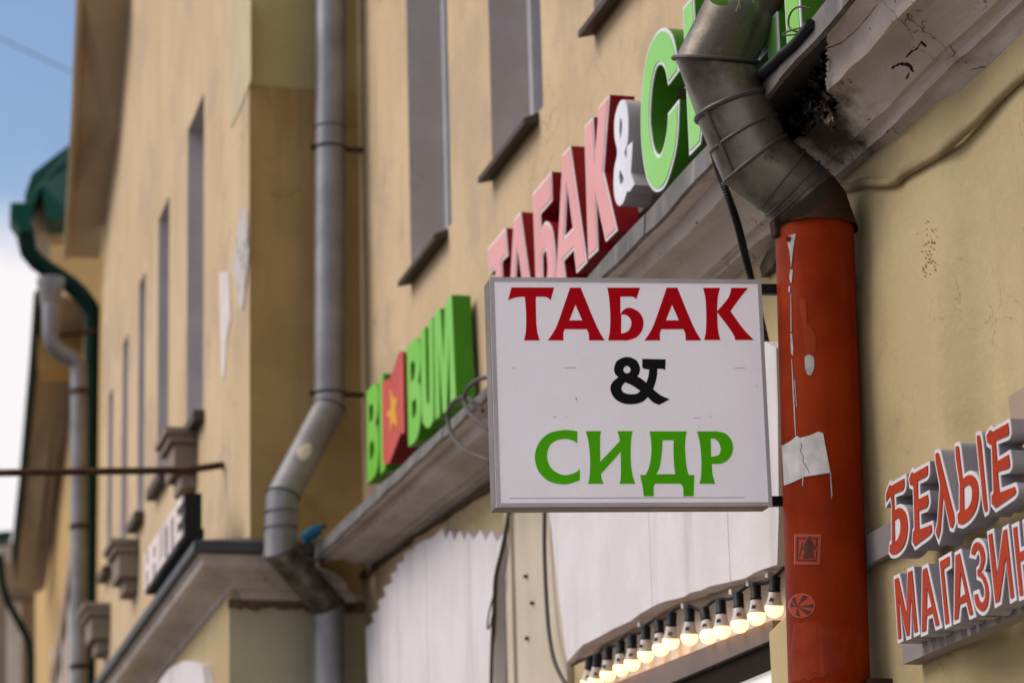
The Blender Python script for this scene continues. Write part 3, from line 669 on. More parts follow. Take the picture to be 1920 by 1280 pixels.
# ================================================================== string of bulbs
def c8(x, y): return 880 + x / 3.097, 940 + y / 3.097
DB = .075
BL = [(1770, 620, 1775, 455), (1668, 665, 1662, 495), (1570, 710, 1562, 545), (1467, 745, 1460, 585), (1388, 775, 1365, 630), (1278, 785, 1280, 630), (1170, 810, 1175, 670), (1110, 850, 1100, 705), (1023, 885, 1025, 745), (945, 935, 945, 795), (880, 965, 878, 830), (803, 1000, 805, 875), (735, 1035, 745, 905), (690, 1050, 700, 935)]
ORD = ['nearest the red pipe', 'second from the red pipe', 'third from the red pipe', 'fourth from the red pipe', 'fifth from the red pipe, hanging askew', 'sixth from the red pipe', 'seventh from the red pipe', 'eighth from the red pipe', 'ninth from the red pipe', 'tenth from the red pipe', 'eleventh from the red pipe', 'third from the far end of the row', 'second from the far end of the row', 'at the far end of the row']
def lathe(prof_, n=20):
    V, Fc = [], []
    for r, z in prof_:
        for k in range(n): V.append(Vector((r * math.cos(2 * math.pi * k / n), r * math.sin(2 * math.pi * k / n), z)))
    for i in range(len(prof_) - 1):
        for k in range(n): Fc.append((i * n + k, i * n + (k + 1) % n, (i + 1) * n + (k + 1) % n, (i + 1) * n + k))
    Fc += [tuple(range(n)), tuple((len(prof_) - 1) * n + k for k in range(n))]
    return V, Fc
u_ = .0215 * S                                    # globe radius
def sub(name, prof_, m, parent):
    me = bpy.data.meshes.new(name); v, f = lathe([(r * u_, z * u_) for r, z in prof_]); me.from_pydata([tuple(q) for q in v], [], f); me.materials.append(m)
    for p in me.polygons: p.use_smooth = len(p.vertices) == 4
    bm = bmesh.new(); bm.from_mesh(me); bmesh.ops.recalc_face_normals(bm, faces=bm.faces); bm.to_mesh(me); bm.free()
    o = bpy.data.objects.new(name, me); COL.objects.link(o); o.parent = parent; return o
proto = thing('light_bulb', 'lit bulb under the white board, ' + ORD[0], 'light bulb', (0, 0, 0), 'lit bulbs hanging under the white board')
sub('socket', [(.20, 3.55), (.58, 3.5), (.62, 3.4), (.60, 2.1), (.66, 2.05), (.66, 1.85), (.1, 1.84)], M_SOCK, proto)
nk = sub('neck', [(.55, 1.83), (.62, 1.80), (.66, 1.5), (.80, .8), (.96, .42), (.97, .34), (.5, .33)], M_NECK, proto)
globe = [(.5, .32)] + [(1.0 * math.cos(q), -.72 * 0 + math.sin(q) * (1.0 if q < 0 else .34)) for q in [R(70 - 16 * i) for i in range(10)]] + [(.05, -1.0)]
globe = [(.5, .325), (.94, .32), (.985, .2), (1.0, 0), (.985, -.2), (.93, -.4), (.82, -.6), (.65, -.78), (.42, -.92), (.18, -.99), (.02, -1.0)]
sub('globe', globe, M_GLOBE, proto)
mk = []                                           # the small dark print on the neck
for k, h in ((-1.5, .34), (-.2, .30), (1.2, .34)):
    ang = R(225 + k * 9); r0 = .80 * u_
    c = Vector((math.cos(ang) * r0, math.sin(ang) * r0, 1.0 * u_)); t = Vector((-math.sin(ang), math.cos(ang), 0)) * (.05 * u_); up = Vector((-math.cos(ang) * .18, -math.sin(ang) * .18, 1)) * (h * u_ * .6); o_ = Vector((math.cos(ang), math.sin(ang), .2)) * (.06 * u_)
    sl = t * 2.2
    mk.append(hexa([c - t - up, c + t - up, c + t + up + sl, c - t + up + sl, c - t - up + o_, c + t - up + o_, c + t + up + o_ + sl, c - t + up + o_ + sl]))
me_v, me_f = join(*mk); me = bpy.data.meshes.new('print'); me.from_pydata([tuple(q) for q in me_v], [], me_f); me.materials.append(M_ARM)
pr_ = bpy.data.objects.new('print', me); COL.objects.link(pr_); pr_.parent = nk
def dup(o, parent=None):
    c = o.copy(); COL.objects.link(c)
    if parent: c.parent = parent
    for ch in list(o.children): dup(ch, c)
    return c
anchors = []
for i, (gx, gy, sx_, sy_) in enumerate(BL):
    o = proto if i == 0 else None
    g0 = P(*c8(gx, gy), DB); t0 = P(*c8(sx_, sy_), DB)
    ax = (t0 - g0); ax = Vector((0, ax.y, ax.z)).normalized()
    anchors.append((g0, ax))
for i, (g0, ax) in enumerate(anchors):
    o = proto if i == 0 else dup(proto)
    o.location = g0; o.rotation_euler = Vector((0, 0, 1)).rotation_difference(ax).to_euler()
    o.rotation_euler.rotate_axis('Z', R(rnd.uniform(-25, 25)))
    o['label'] = 'lit bulb under the white board, ' + ORD[i]
path = []
tops = [g0 + ax * (3.5 * u_) for g0, ax in anchors]
path.append(tops[0] + Vector((0, -.16, .02)))
for i, t in enumerate(tops):
    path.append(t + Vector((.004, 0, .004)))
    if i < len(tops) - 1: path.append(t.lerp(tops[i + 1], .5) + Vector((.006, 0, -.006 + .018 * (i % 2))))
path.append(tops[-1] + Vector((0, .25, .01)))
cb = mesh('bulb_cable', *tube(resample(catmull(path, 8), .012), .0055, 8), M_RUBBER, None, True, loc=tops[6])
tag(cb, 'black cable looping from socket to socket along the underside of the white board', 'cable')
# small white clips that hold the cable
for i in (0, 1, 2, 5, 8):
    c = tops[i] + Vector((-.006, .03, .012))
    q = mesh('cable_clip', *hexa([c + Vector(v) * .011 for v in ((-1, -1, -1), (1, -1, -1), (1, 1, -.7), (-1, 1, -.7), (-1, -1, .5), (1, -1, .5), (1, 1, .8), (-1, 1, .8))]), M_NECK, cb)

# ================================================================== the channel letters on the cornice
LD0, LD1 = .150, .220
def trace(loops, sc, ox, oy, d, base=None):
    out = []
    for l in loops:
        q = [((p[0] / sc) + ox, (p[1] / sc) + oy) + tuple(p[2:]) for p in l]
        s_ = smooth(q); v = []
        for p in s_:
            Y, z = U(p.x, p.y, d); v.append(Vector((-Y, z)))
        out.append(v)
    return out
def letter(parent, loops, d0, d1, side, face=None, rim=None, inset=.007, to=fac, name='letter'):
    o = mesh(name, *prism(loops, d0, d1, to), side, parent)
    if rim: mesh(name + '_rim', *prism(offset(loops, .0008), d1 - .0015, d1 + .0015, to), rim, o)
    if face: mesh(name + '_face', *prism(offset(loops, -inset), d1 + .0018 if rim else d1 + .0002, d1 + .0035, to), face, o)
    return o
t_let = thing('shop_letters', 'tall pink, white and green letters spelling ТАБАК & СИДР standing on the cornice', 'shop sign', B(7.2, 3.95, .18))
zb = 3.968; ztop = 4.355
def tr1(*l): return trace(l, 3.459, 900, 160, LD1)
def snap(loops, lo=True):
    for l in loops:
        for p in l:
            if p.y < zb + .02: p.y = zb
    return loops
A2 = tr1([(540, 450), (587, 393), (696, 1143), (630, 1207), (612, 1065), (545, 1140), (562, 1272), (492, 1340)], [(568, 650), (607, 925), (553, 982)])
lo_ = A2[0]
A2[0][6].y = zb; A2[0][7].y = zb; A2[0][2].y = zb; A2[0][3].y = zb
apex = sum((p.x for p in A2[0][:2])) / 2
t1 = [Vector((-U(900 + 243 / 3.459, 160 + 832 / 3.459, LD1)[0], 0))]
A1 = [[Vector((p.x + t1[0].x - apex, p.y - .02 * (p.y > 4.2))) for p in l] for l in A2]
Tl = tr1([(52, 1060), (168, 925), (183, 1105), (145, 1142), (155, 1330), (112, 1370), (104, 1186), (65, 1228)])
Tl[0][4].y = zb; Tl[0][5].y = zb; Tl[0][4].x = Tl[0][3].x; Tl[0][5].x = Tl[0][6].x
Bl = tr1([(345, 705), (465, 560), (470, 750), (395, 835), (400, 948), (415, 905, 1), (438, 885, 1), (468, 930, 1), (486, 1040, 1), (494, 1160, 1), (488, 1280, 1), (462, 1360), (372, 1470)], [(408, 1112), (420, 1080, 1), (431, 1070, 1), (438, 1110, 1), (442, 1190, 1), (434, 1255, 1), (412, 1290)])
for p in Bl[0]:
    if p.y < zb: p.y = zb
Kl = tr1([(680, 270), (736, 207), (749, 470), (775, 140), (842, 62), (804, 560), (893, 942), (820, 1014), (755, 720), (768, 1070), (707, 1127)])
for l in (Tl, A1, Bl, A2, Kl): letter(t_let, l, LD0, LD1, M_LRED, M_LPINK, M_LRIM, .008)
AM = tr1([(930, 93, 1), (903, 130, 1), (880, 220, 1), (880, 340, 1), (897, 435, 1), (878, 540, 1), (874, 660, 1), (886, 750, 1), (912, 785, 1), (940, 755, 1), (962, 690, 1), (974, 697), (1010, 645), (986, 570), (998, 362), (960, 396), (958, 480), (946, 440, 1), (966, 360, 1), (969, 220, 1), (956, 120, 1)],
         [(919, 215, 1), (929, 250, 1), (926, 310, 1), (917, 348, 1), (912, 280, 1)], [(915, 550), (936, 596, 1), (935, 625, 1), (918, 640, 1), (911, 600, 1)])
letter(t_let, AM, LD0, LD1, M_LWSIDE, M_LWHITE, None, .001)
def tr2(*l): return trace(l, 3.2, 1130, 0, LD1)
Cl = tr2([(463, 425), (440, 290, 1), (415, 205, 1), (370, 170, 1), (320, 210, 1), (270, 330, 1), (240, 530, 1), (232, 760, 1), (245, 950, 1), (275, 1090, 1), (325, 1150, 1), (380, 1110, 1), (430, 960, 1), (455, 800, 1), (462, 598), (396, 683), (390, 780, 1), (370, 880, 1), (345, 930, 1), (315, 900, 1), (295, 800, 1), (288, 690, 1), (300, 520, 1), (325, 410, 1), (355, 388, 1), (380, 425, 1), (397, 512)])
letter(t_let, Cl, LD0, LD1, M_LGSIDE, M_LGRN, M_LWHITE, .008)
def rect(*p): return [Vector((-y, z)) for y, z in p]
# И, Д, Р mostly stand behind the pipe: measured where they show, kept to the same height and stroke
Ya = 6.452
Il = [rect((Ya, ztop), (Ya - .085, ztop), (Ya - .085, 4.17), (Ya - .20, ztop), (Ya - .285, ztop), (Ya - .285, zb), (Ya - .20, zb), (Ya - .20, 4.165), (Ya - .085, zb), (Ya, zb))]
letter(t_let, Il, LD0, LD1, M_LGSIDE, M_LGRN, M_LWHITE, .008)
Yd = 6.13
Dl = [rect((Yd - .05, ztop), (Yd - .285, ztop), (Yd - .285, 4.087), (Yd - .327, 4.087), (Yd - .327, zb), (Yd - .257, zb), (Yd - .257, 4.02), (Yd - .07, 4.02), (Yd - .07, zb), (Yd, zb), (Yd, 4.087), (Yd - .03, 4.087)), rect((Yd - .125, 4.29), (Yd - .20, 4.29), (Yd - .20, 4.10), (Yd - .11, 4.10))]
letter(t_let, Dl, LD0, LD1, M_LGSIDE, M_LGRN, M_LWHITE, .008)
Yr = 5.752
Rl = [smooth([(-Yr, ztop), (-Yr + .15, ztop), (-Yr + .235, ztop - .05, 1), (-Yr + .26, ztop - .12, 1), (-Yr + .225, ztop - .20, 1), (-Yr + .15, ztop - .24), (-Yr + .092, ztop - .24), (-Yr + .092, zb + .014), (-Yr, zb)]),
      smooth([(-Yr + .092, ztop - .07), (-Yr + .13, ztop - .07), (-Yr + .165, ztop - .09, 1), (-Yr + .172, ztop - .12, 1), (-Yr + .155, ztop - .155, 1), (-Yr + .13, ztop - .17), (-Yr + .092, ztop - .17)])]
letter(t_let, Rl, LD0, LD1, M_LGSIDE, M_LGRN, M_LWHITE, .008)
for z_ in (4.03, 4.26): mesh('mounting_rail', *boxd(5.45, 8.45, z_, z_ + .03, .125, .148), M_STUCCO, t_let)
for Y in (8.3, 7.4, 6.85, 6.2, 5.6): mesh('stand_off', *boxd(Y, Y + .03, 4.0, 4.30, .003, .124), M_NAIL, t_let)

# ================================================================== BI BUM letters
GD0, GD1 = .02, .085
def tr3(*l): return trace(l, 3.2, 670, 530, GD1)
t_bib = thing('shop_letters', 'bright green letters BI and BUM either side of a red emblem with amber star', 'shop sign', B(9.9, 4.05, .05))
b1 = tr3([(60, 652), (102, 604), (122, 618, 1), (131, 690, 1), (127, 780, 1), (114, 842), (130, 900, 1), (133, 1010, 1), (125, 1110, 1), (105, 1168, 1), (65, 1205)], [(75, 745), (94, 727, 1), (100, 770, 1), (95, 818, 1), (77, 836)], [(79, 968), (97, 948, 1), (105, 1000, 1), (98, 1042, 1), (81, 1060)])
i1 = tr3([(134, 568), (161, 544), (173, 1117), (142, 1152)])
b2 = tr3([(300, 382), (350, 332), (374, 348, 1), (384, 410, 1), (381, 510, 1), (370, 592), (384, 640, 1), (388, 750, 1), (378, 870, 1), (355, 948, 1), (312, 985)], [(325, 490), (343, 468, 1), (351, 512, 1), (345, 570, 1), (328, 592)], [(333, 720), (353, 698, 1), (359, 750, 1), (352, 797, 1), (336, 815)])
u1 = tr3([(383, 295), (414, 264), (421, 690, 1), (429, 712, 1), (437, 690, 1), (430, 228), (459, 202), (463, 760, 1), (451, 845, 1), (430, 872, 1), (408, 855, 1), (393, 780, 1)])
m1_ = tr3([(465, 192), (503, 154), (524, 470), (530, 132), (570, 72), (597, 715), (563, 748), (556, 330), (541, 765), (518, 788), (495, 370), (500, 800), (473, 826)])
for l in (b1, i1, b2, u1, m1_): letter(t_bib, l, GD0, GD1, M_BGRND, M_BGRN, None, .0015)
eb = tr3([(170, 592), (222, 572), (268, 430, 1), (284, 414, 1), (299, 424), (306, 905), (284, 906), (216, 1084), (200, 1090, 1), (184, 1086, 1), (175, 1062)])
em = mesh('emblem', *prism(eb, GD0, GD1 + .012, fac), M_EMBD, t_bib)
mesh('emblem_face', *prism(offset(eb, -.0015), GD1 + .0122, GD1 + .015, fac), M_EMB, em)
st = tr3([(222, 632), (243, 692), (270, 692), (257, 762), (268, 862), (240, 838), (226, 905), (224, 812), (202, 786), (229, 752)])
mesh('star', *prism(st, GD1 + .0152, GD1 + .018, fac), M_STAR, em)

# ================================================================== БЕЛЫЕ МАГАЗИН letters
HD0, HD1 = .085, .135
def tr4(*l): return trace(l, 2.668, 1610, 760, HD1)
t_bel = thing('shop_letters', 'orange red raised letters reading БЕЛЫЕ МАГАЗИН right of the red pipe', 'shop sign', B(5.3, 2.55, .08))
H = [
 ([(143, 440), (160, 396), (168, 402), (233, 364), (233, 405, 1), (224, 424), (180, 442), (184, 525), (212, 511, 1), (240, 540, 1), (250, 610, 1), (236, 690, 1), (203, 734, 1), (172, 744, 1), (160, 730), (163, 695), (172, 690), (172, 500), (165, 446), (143, 480)], [(184, 572), (205, 562, 1), (215, 592, 1), (210, 645, 1), (192, 680), (186, 685)]),
 ([(258, 365), (271, 332), (280, 340), (350, 300), (350, 340, 1), (340, 356), (300, 376), (302, 470), (350, 445), (354, 485, 1), (344, 510), (305, 526), (308, 620), (368, 596), (370, 630, 1), (355, 650), (286, 702), (275, 680), (278, 632), (286, 620), (280, 402), (262, 396)],),
 ([(390, 242), (404, 238, 1), (415, 280), (482, 545), (484, 582), (474, 612), (464, 608), (428, 445), (414, 625), (403, 666), (391, 632), (402, 585), (414, 400), (392, 282)],),
 ([(490, 207), (504, 205, 1), (511, 250), (525, 368), (560, 346, 1), (592, 368, 1), (605, 430, 1), (594, 510, 1), (565, 562, 1), (527, 592, 1), (505, 590), (500, 545), (511, 530), (512, 390), (492, 262)], [(531, 410), (555, 396, 1), (572, 418, 1), (571, 470, 1), (555, 508, 1), (533, 525)]),
 ([(597, 152), (609, 150, 1), (618, 190), (648, 500), (648, 522, 1), (638, 532), (630, 500), (600, 202)],),
 ([(645, 150), (664, 121), (673, 132), (752, 88), (757, 135, 1), (750, 151), (690, 176), (698, 280), (755, 245), (762, 295, 1), (754, 315), (700, 331), (710, 435), (785, 406), (792, 430, 1), (780, 450), (690, 512), (672, 490), (671, 450), (681, 440), (672, 200), (650, 186)],),
 ([(185, 868), (203, 859), (245, 1050), (252, 833), (272, 825), (300, 1127), (284, 1135), (266, 940), (258, 1147), (246, 1152), (205, 955), (217, 1160), (204, 1167)],),
 ([(326, 820), (345, 810), (408, 1094), (391, 1102), (377, 1036), (345, 1050), (341, 1124), (322, 1132)], [(348, 905), (371, 1004), (345, 1018)]),
 ([(412, 780), (458, 753), (460, 795), (430, 816), (457, 1084), (440, 1093)],),
 ([(490, 750), (510, 738), (577, 1040), (561, 1048), (545, 977), (510, 994), (503, 1064), (485, 1071)], [(516, 830), (540, 940), (509, 962)]),
 ([(568, 742), (578, 700, 1), (600, 682, 1), (625, 705, 1), (637, 758, 1), (628, 808, 1), (615, 830), (640, 862, 1), (656, 930, 1), (648, 1000, 1), (625, 1028, 1), (600, 1010, 1), (588, 978, 1), (585, 946), (600, 940), (608, 970, 1), (622, 984, 1), (637, 962, 1), (638, 910, 1), (622, 866, 1), (601, 852), (600, 822), (612, 804, 1), (617, 762, 1), (608, 726, 1), (596, 722, 1), (585, 746)],),
 ([(655, 646), (672, 637), (698, 850), (729, 626), (745, 616), (782, 955), (766, 965), (742, 750), (710, 975), (690, 987)],),
 ([(778, 612), (796, 603), (808, 735), (843, 717), (832, 588), (850, 579), (884, 920), (868, 928), (850, 760), (811, 780), (828, 945), (812, 952)],),
]
for l in H:
    f = tr4(*l)
    g_ = offset(f[:1], .0075)
    o = mesh('letter', *prism(g_, HD0, HD1, fac), M_LSIDE, t_bel)
    mesh('letter_rim', *prism(offset(g_, .0006), HD1 - .0015, HD1 + .001, fac), M_LBODY, o)
    mesh('letter_face', *prism(f, HD1 + .0012, HD1 + .003, fac), M_ORNG, o)
Ys = lambda x, y, d: U(x, y, d)
tk = mesh('trunking', *boxd(4.72, 5.95, 2.828, 2.896, .044, .066), M_TRUNK, t_bel); bevel(tk, .004)
mesh('back_rail', *boxd(4.72, 5.64, 2.578, 2.625, .044, .083), M_TRUNK, t_bel)
mesh('back_plate', *boxd(4.72, 5.15, 2.95, 3.03, .008, .03), M_TAN, t_bel)

# ================================================================== white letters on the wing's cornice
t_wl = thing('shop_letters', 'white raised block letters with black sides standing on the far wing cornice', 'shop sign', WG.at(1.0, 4.05, .2))
def wl(u, v, w): return WG.at(-u, v, w)
s_n, zl1 = WG.sz(345, 926, .24); s_n += .03; zl0 = 4.06
wd = .165; st_ = .24
def bx(x0, x1, y0, y1): return (x0, x1, y0, y1)
GL = {'Н': [(0, .36, 0, 1), (.64, 1, 0, 1), (.3, .7, .42, .6)], 'А': [(0, .34, 0, 1), (.66, 1, 0, 1), (.28, .72, .8, 1), (.28, .72, .35, .5)], 'Ш': [(0, .22, 0, 1), (.39, .61, 0, 1), (.78, 1, 0, 1), (.22, .39, 0, .16), (.61, .78, 0, .16)],
      'Т': [(0, 1, .8, 1), (.28, .72, 0, .8)], 'Е': [(0, .42, 0, 1), (.3, 1, .82, 1), (.3, .9, .42, .58), (.3, 1, 0, .18)]}
mesh('case', *boxd(s_n - .01, s_n + 5 * st_, zl0 - .01, zl1 + .01, .165, .235, WG.at), M_BLKL, t_wl)
wd = st_ * .94
for k, ch in enumerate('НАШТЕ'):
    s0 = s_n + (4 - k) * st_ + wd
    def rc(x0, x1, y0, y1): return [Vector((-(s0 - x0 * wd), zl0 + y0 * (zl1 - zl0))), Vector((-(s0 - x1 * wd), zl0 + y0 * (zl1 - zl0))), Vector((-(s0 - x1 * wd), zl0 + y1 * (zl1 - zl0))), Vector((-(s0 - x0 * wd), zl0 + y1 * (zl1 - zl0)))]
    mesh('letter', *join(*[prism([rc(*r)], .2353, .246, wl) for r in GL[ch]]), M_LRIM, t_wl)
mesh('mounting_rail', *boxd(s_n + .3, s_n + 5 * st_, zl0 + .06, zl0 + .1, .11, .149, WG.at), M_BLKL, t_wl)

# ================================================================== red and zinc drainpipe
YP = 5.887
RP = .0885 * S
dp = thing('drainpipe', 'fat drainpipe, orange red below a kinked dull zinc elbow, holding stickers and a paper scrap', 'drainpipe', PY(1555, 1280, YP))
pipe_px = [(1478, -152), (1342, 113), (1373, 200), (1415, 299), (1464, 336), (1500, 366), (1523, 400)]
pp = [PY(x, y, YP) for x, y in pipe_px]
rg = mitre_rings(pp, .0855 * S, 48, .85)
up_ = Vector((.02, 0, 2.6))
mesh('upper_pipe', *skin(scale_ring(rg[0], .985), [p + up_ for p in scale_ring(rg[0], .97)]), M_ZINC, dp, True)
tops_ = [(0, 1, 'upper_pipe', 1.0), (1, 2, 'elbow_section', .985), (2, 3, 'elbow_section', 1.0), (3, 4, 'elbow_section', .985), (4, 5, 'elbow_section', .975), (5, 6, 'elbow_section', .985)]
for a, b, nm, f in tops_: mesh(nm, *skin(scale_ring(rg[a], f), scale_ring(rg[b], f * (.995 if a else .985))), M_ZINC, dp, True)
for i, r_, f in ((1, .006, 1.035), (2, .009, 1.0), (3, .006, 1.02), (4, .003, 1.0), (5, .003, .995)):
    o = mesh('seam_bead', *bead(scale_ring(rg[i], f), r_ * S * .8), M_BEAD, dp, True)
# flared lip of the upper pipe, a standing bead and the lengthwise lock seam of the elbow
mesh('lip', *skin(scale_ring(rg[1], 1.0), scale_ring(rg[1], 1.075, Vector((0, 0, -.006)))), M_BEAD, dp, True)
mid = [a.lerp(b, .52) for a, b in zip(rg[2], rg[3])]
mesh('seam_bead', *bead(scale_ring(mid, .999), .0042 * S), M_BEAD, dp, True)
mid2 = [a.lerp(b, .62) for a, b in zip(rg[4], rg[5])]
mesh('seam_bead', *bead(scale_ring(mid2, .985), .0035 * S), M_BEAD, dp, True)
best = min(range(48), key=lambda k: (proj(rg[2][k])[0] - 1338) ** 2 + (proj(rg[2][k])[1] - 232) ** 2 + (1000000 if rg[2][k].y > YP * S else 0))
sp = [rg[2][best].lerp(rg[3][best], t / 6) for t in range(7)]
mesh('lock_seam', *tube(sp, .006 * S, 8), M_BEAD, dp, True)
# dark skirt collar, red pipe
axis = [PY(1527, 432, YP), PY(1541, 860, YP), PY(1555, 1280, YP), PY(1556.6, 1330, YP)]
axd = (axis[2] - axis[0]).normalized()
def ringz(c, r, n=48, tilt=None):
    a = Vector((0, 1, 0)); a = (a - axd * a.dot(axd)).normalized(); b = axd.cross(a)
    return [c + (a * math.cos(2 * math.pi * k / n) + b * math.sin(2 * math.pi * k / n)) * r for k in range(n)]
ar = ringz(axis[0], .0985 * S)
top_ring = scale_ring(rg[6], 1.01)
# match ring starts before joining
def align(r0, r1):
    n = len(r0); best_ = None
    for rev in (False, True):
        q = r1[::-1] if rev else r1
        for s_ in range(0, n, 2):
            e = sum((r0[k] - q[(k + s_) % n]).length for k in range(0, n, 6))
            if best_ is None or e < best_[0]: best_ = (e, [q[(k + s_) % n] for k in range(n)])
    return best_[1]
e_ring = align(rg[5], top_ring)
c_ring = align(e_ring, ar)
mesh('collar', *skin([a.lerp(b, .25) for a, b in zip(scale_ring(rg[5], 1.0), scale_ring(e_ring, 1.02))], scale_ring(e_ring, 1.03)), M_COLLAR, dp, True)
mesh('collar_skirt', *skin(scale_ring(e_ring, 1.035), [p + Vector((0, 0, rnd.uniform(-.004, .004))) for p in c_ring]), M_COLLAR, dp, True)
pb = PY(1459, 432, YP)
o = mesh('clamp', *join(hexa([pb + Vector(v) for v in ((-.016, -.02, -.02), (.016, -.02, -.02), (.016, .02, -.02), (-.016, .02, -.02), (-.02, -.02, .03), (.012, -.02, .03), (.012, .02, .03), (-.02, .02, .03))])), M_COLLAR, dp); bevel(o, .004)
V, Fc = [], []
axis[3] = axis[0] + axd * ((axis[0].z - .35) / -axd.z)
nz_ = 120; n_ = 72
for j in range(nz_ + 1):
    c = axis[0].lerp(axis[3], j / nz_) if j else axis[0] - axd * .006
    for k, p in enumerate(ringz(c, RP, n_)):
        q = p - c; dent = 1 - .006 * math.exp(-((j - 4) / 2.5) ** 2) * (1 if q.x < 0 else 0)
        V.append(c + q * dent)
for j in range(nz_):
    for k in range(n_): Fc.append((j * n_ + k, j * n_ + (k + 1) % n_, (j + 1) * n_ + (k + 1) % n_, (j + 1) * n_ + k))
red = mesh('red_pipe', V, Fc, M_RED, dp, True)
# lower bracket ring
br = PY(1556, 1290, YP)
mesh('bracket_ring', *skin(ringz(br, RP * 1.03), ringz(br + axd * .05, RP * 1.13)), M_RED, dp, True)
mesh('bracket_bolt', *join(hexa([B(YP - .06 + a, 2.555 + b, c) for a, b, c in ((-.03, 0, .03), (.02, 0, .03), (.02, .02, .03), (-.03, .02, .03), (-.03, 0, .10), (.02, 0, .10), (.02, .02, .10), (-.03, .02, .10))])), M_RUST, dp)
# things stuck on the pipe: outlines laid on the curved surface
def cyl(px, py, e):
    r = ray(px, py).normalized(); o = CAM - axis[0]
    rp = r - axd * r.dot(axd); op = o - axd * o.dot(axd); rad = RP + e
    a = rp.dot(rp); b = 2 * rp.dot(op); c = op.dot(op) - rad * rad; D = b * b - 4 * a * c
    t = (-b - math.sqrt(max(D, 0))) / (2 * a); return CAM + r * t
def wrap(name, loops, e, m, parent, smoothing=True, th=.0006):
    loops = orient([smooth(l) for l in loops])
    tri = tessellate_polygon([[Vector((p.x, p.y, 0)) for p in l] for l in loops]); fl = [p for l in loops for p in l]
    bm = bmesh.new(); vs_ = [bm.verts.new((p.x, p.y, 0)) for p in fl]
    for t in tri:
        try: bm.faces.new([vs_[i] for i in t])
        except ValueError: pass
    x0 = min(p.x for p in fl); x1 = max(p.x for p in fl); x = x0 + 4
    while x < x1:
        bmesh.ops.bisect_plane(bm, geom=bm.verts[:] + bm.edges[:] + bm.faces[:], plane_co=(x, 0, 0), plane_no=(1, 0, 0)); x += 4
    r = bmesh.ops.extrude_face_region(bm, geom=bm.faces[:])
    ext = {v for v in r['geom'] if isinstance(v, bmesh.types.BMVert)}
    V = []; bm.verts.index_update()
    for v in bm.verts: V.append(cyl(v.co.x, v.co.y, e if v in ext else e - th * S))
    Fc = [tuple(v.index for v in f.verts) for f in bm.faces]; bm.free()
    return mesh(name, V, Fc, m, parent, True)
def cz(l): return [(1440 + p[0] / 4.267, 980 + p[1] / 4.267) + tuple(p[2:]) for p in l]
def cy(l): return [(1420 + p[0] / 2.371, 420 + p[1] / 2.371) + tuple(p[2:]) for p in l]
wrap('repainted_patch', [cz([(205, 810), (235, 788), (262, 802), (300, 780), (330, 796), (372, 778), (420, 812), (470, 838, 1), (560, 868, 1), (585, 905), (630, 918, 1), (638, 980, 1), (622, 1090, 1), (588, 1160, 1), (520, 1205), (480, 1196), (430, 1240), (380, 1228), (330, 1262), (290, 1240), (250, 1268), (195, 1255), (188, 1100), (182, 1000)])], .0012, M_REPAINT, red)
wrap('repainted_patch', [cy([(185, 330), (215, 335), (222, 440), (260, 500), (258, 570), (215, 585), (203, 470)])], .0012, M_REPAINT, red)
sk = wrap('square_sticker', [cz([(212, 90), (425, 94), (413, 330), (209, 329)])], .0016, M_STICKE, dp)
wrap('sticker_face', [cz([(217, 94), (421, 98), (409, 326), (213, 325)])], .0022, M_STICK, sk)
wrap('sticker_print', [cz([(228, 114), (312, 116), (306, 128), (243, 128), (240, 288), (380, 292), (386, 215), (395, 214), (389, 308), (226, 303)])], .0028, M_STICKD, sk)
wrap('sticker_print', [cz([(345, 117), (398, 118), (395, 200), (382, 190), (385, 130), (355, 129)])], .0028, M_STICKD, sk)
wrap('sticker_print', [cz([(331, 98), (390, 212), (360, 210), (368, 285), (275, 283), (296, 212), (270, 212)])], .0031, M_STICKD, sk)
wrap('sticker_print', [cz([(272, 150), (282, 152), (258, 270), (244, 275)])], .0028, M_STICKD, sk)
cx0, cy0, rx_, ry_ = 268, 661, 108, 97
ell = lambda f, a: (cx0 + rx_ * f * math.cos(a), cy0 + ry_ * f * math.sin(a))
rs = wrap('round_sticker', [cz([ell(1.0, 2 * math.pi * k / 40) for k in range(40)])], .0016, M_STICKE, dp)
wrap('sticker_face', [cz([ell(.965, 2 * math.pi * k / 40) for k in range(40)])], .0022, M_STICK, rs)
hub = (232, 668)
for a0, a1 in ((-83, -55), (-12, 12), (30, 62), (95, 118), (170, 200), (212, 238)):
    wrap('sticker_print', [cz([hub, ell(.88, R(a0)), ell(.90, R((a0 + a1) / 2)), ell(.88, R(a1))])], .0028, M_STICKD, rs)
wrap('paper_scrap', [cy([(108, 985), (150, 962), (175, 940), (188, 950), (235, 938), (270, 922), (292, 928), (325, 1104), (210, 1122), (150, 1150), (118, 1162)])], .0022, M_PAPER, dp)
wrap('paper_crease', [cy([(189, 962), (200, 985), (192, 1008), (206, 1030), (204, 1055), (222, 1080), (234, 1108), (231, 1108), (219, 1082), (201, 1056), (203, 1031), (189, 1009), (197, 986)])], .0026, M_GREYC, dp)
chip = lambda l: wrap('paint_chip', [cy(l)], .0016, M_CHIP, red)
chip([(137, 52), (172, 42), (165, 75), (160, 110), (155, 150), (150, 195), (146, 150), (140, 110), (134, 85)])
chip([(146, 202), (158, 203), (152, 262), (146, 258), (142, 235)])
chip([(138, 278), (146, 276), (145, 303), (138, 302)])
chip([(147, 310), (150, 310), (152, 480), (148, 480)])
chip([(146, 486), (154, 487), (160, 555), (158, 585), (150, 575), (148, 540)])
chip([(151, 600), (154, 600), (164, 760), (172, 940), (168, 940), (158, 770)])
chip([(164, 690), (167, 690), (176, 810), (173, 815)])
chip([(210, 590), (228, 580, 1), (250, 592, 1), (252, 640, 1), (238, 672), (222, 668), (212, 640)])
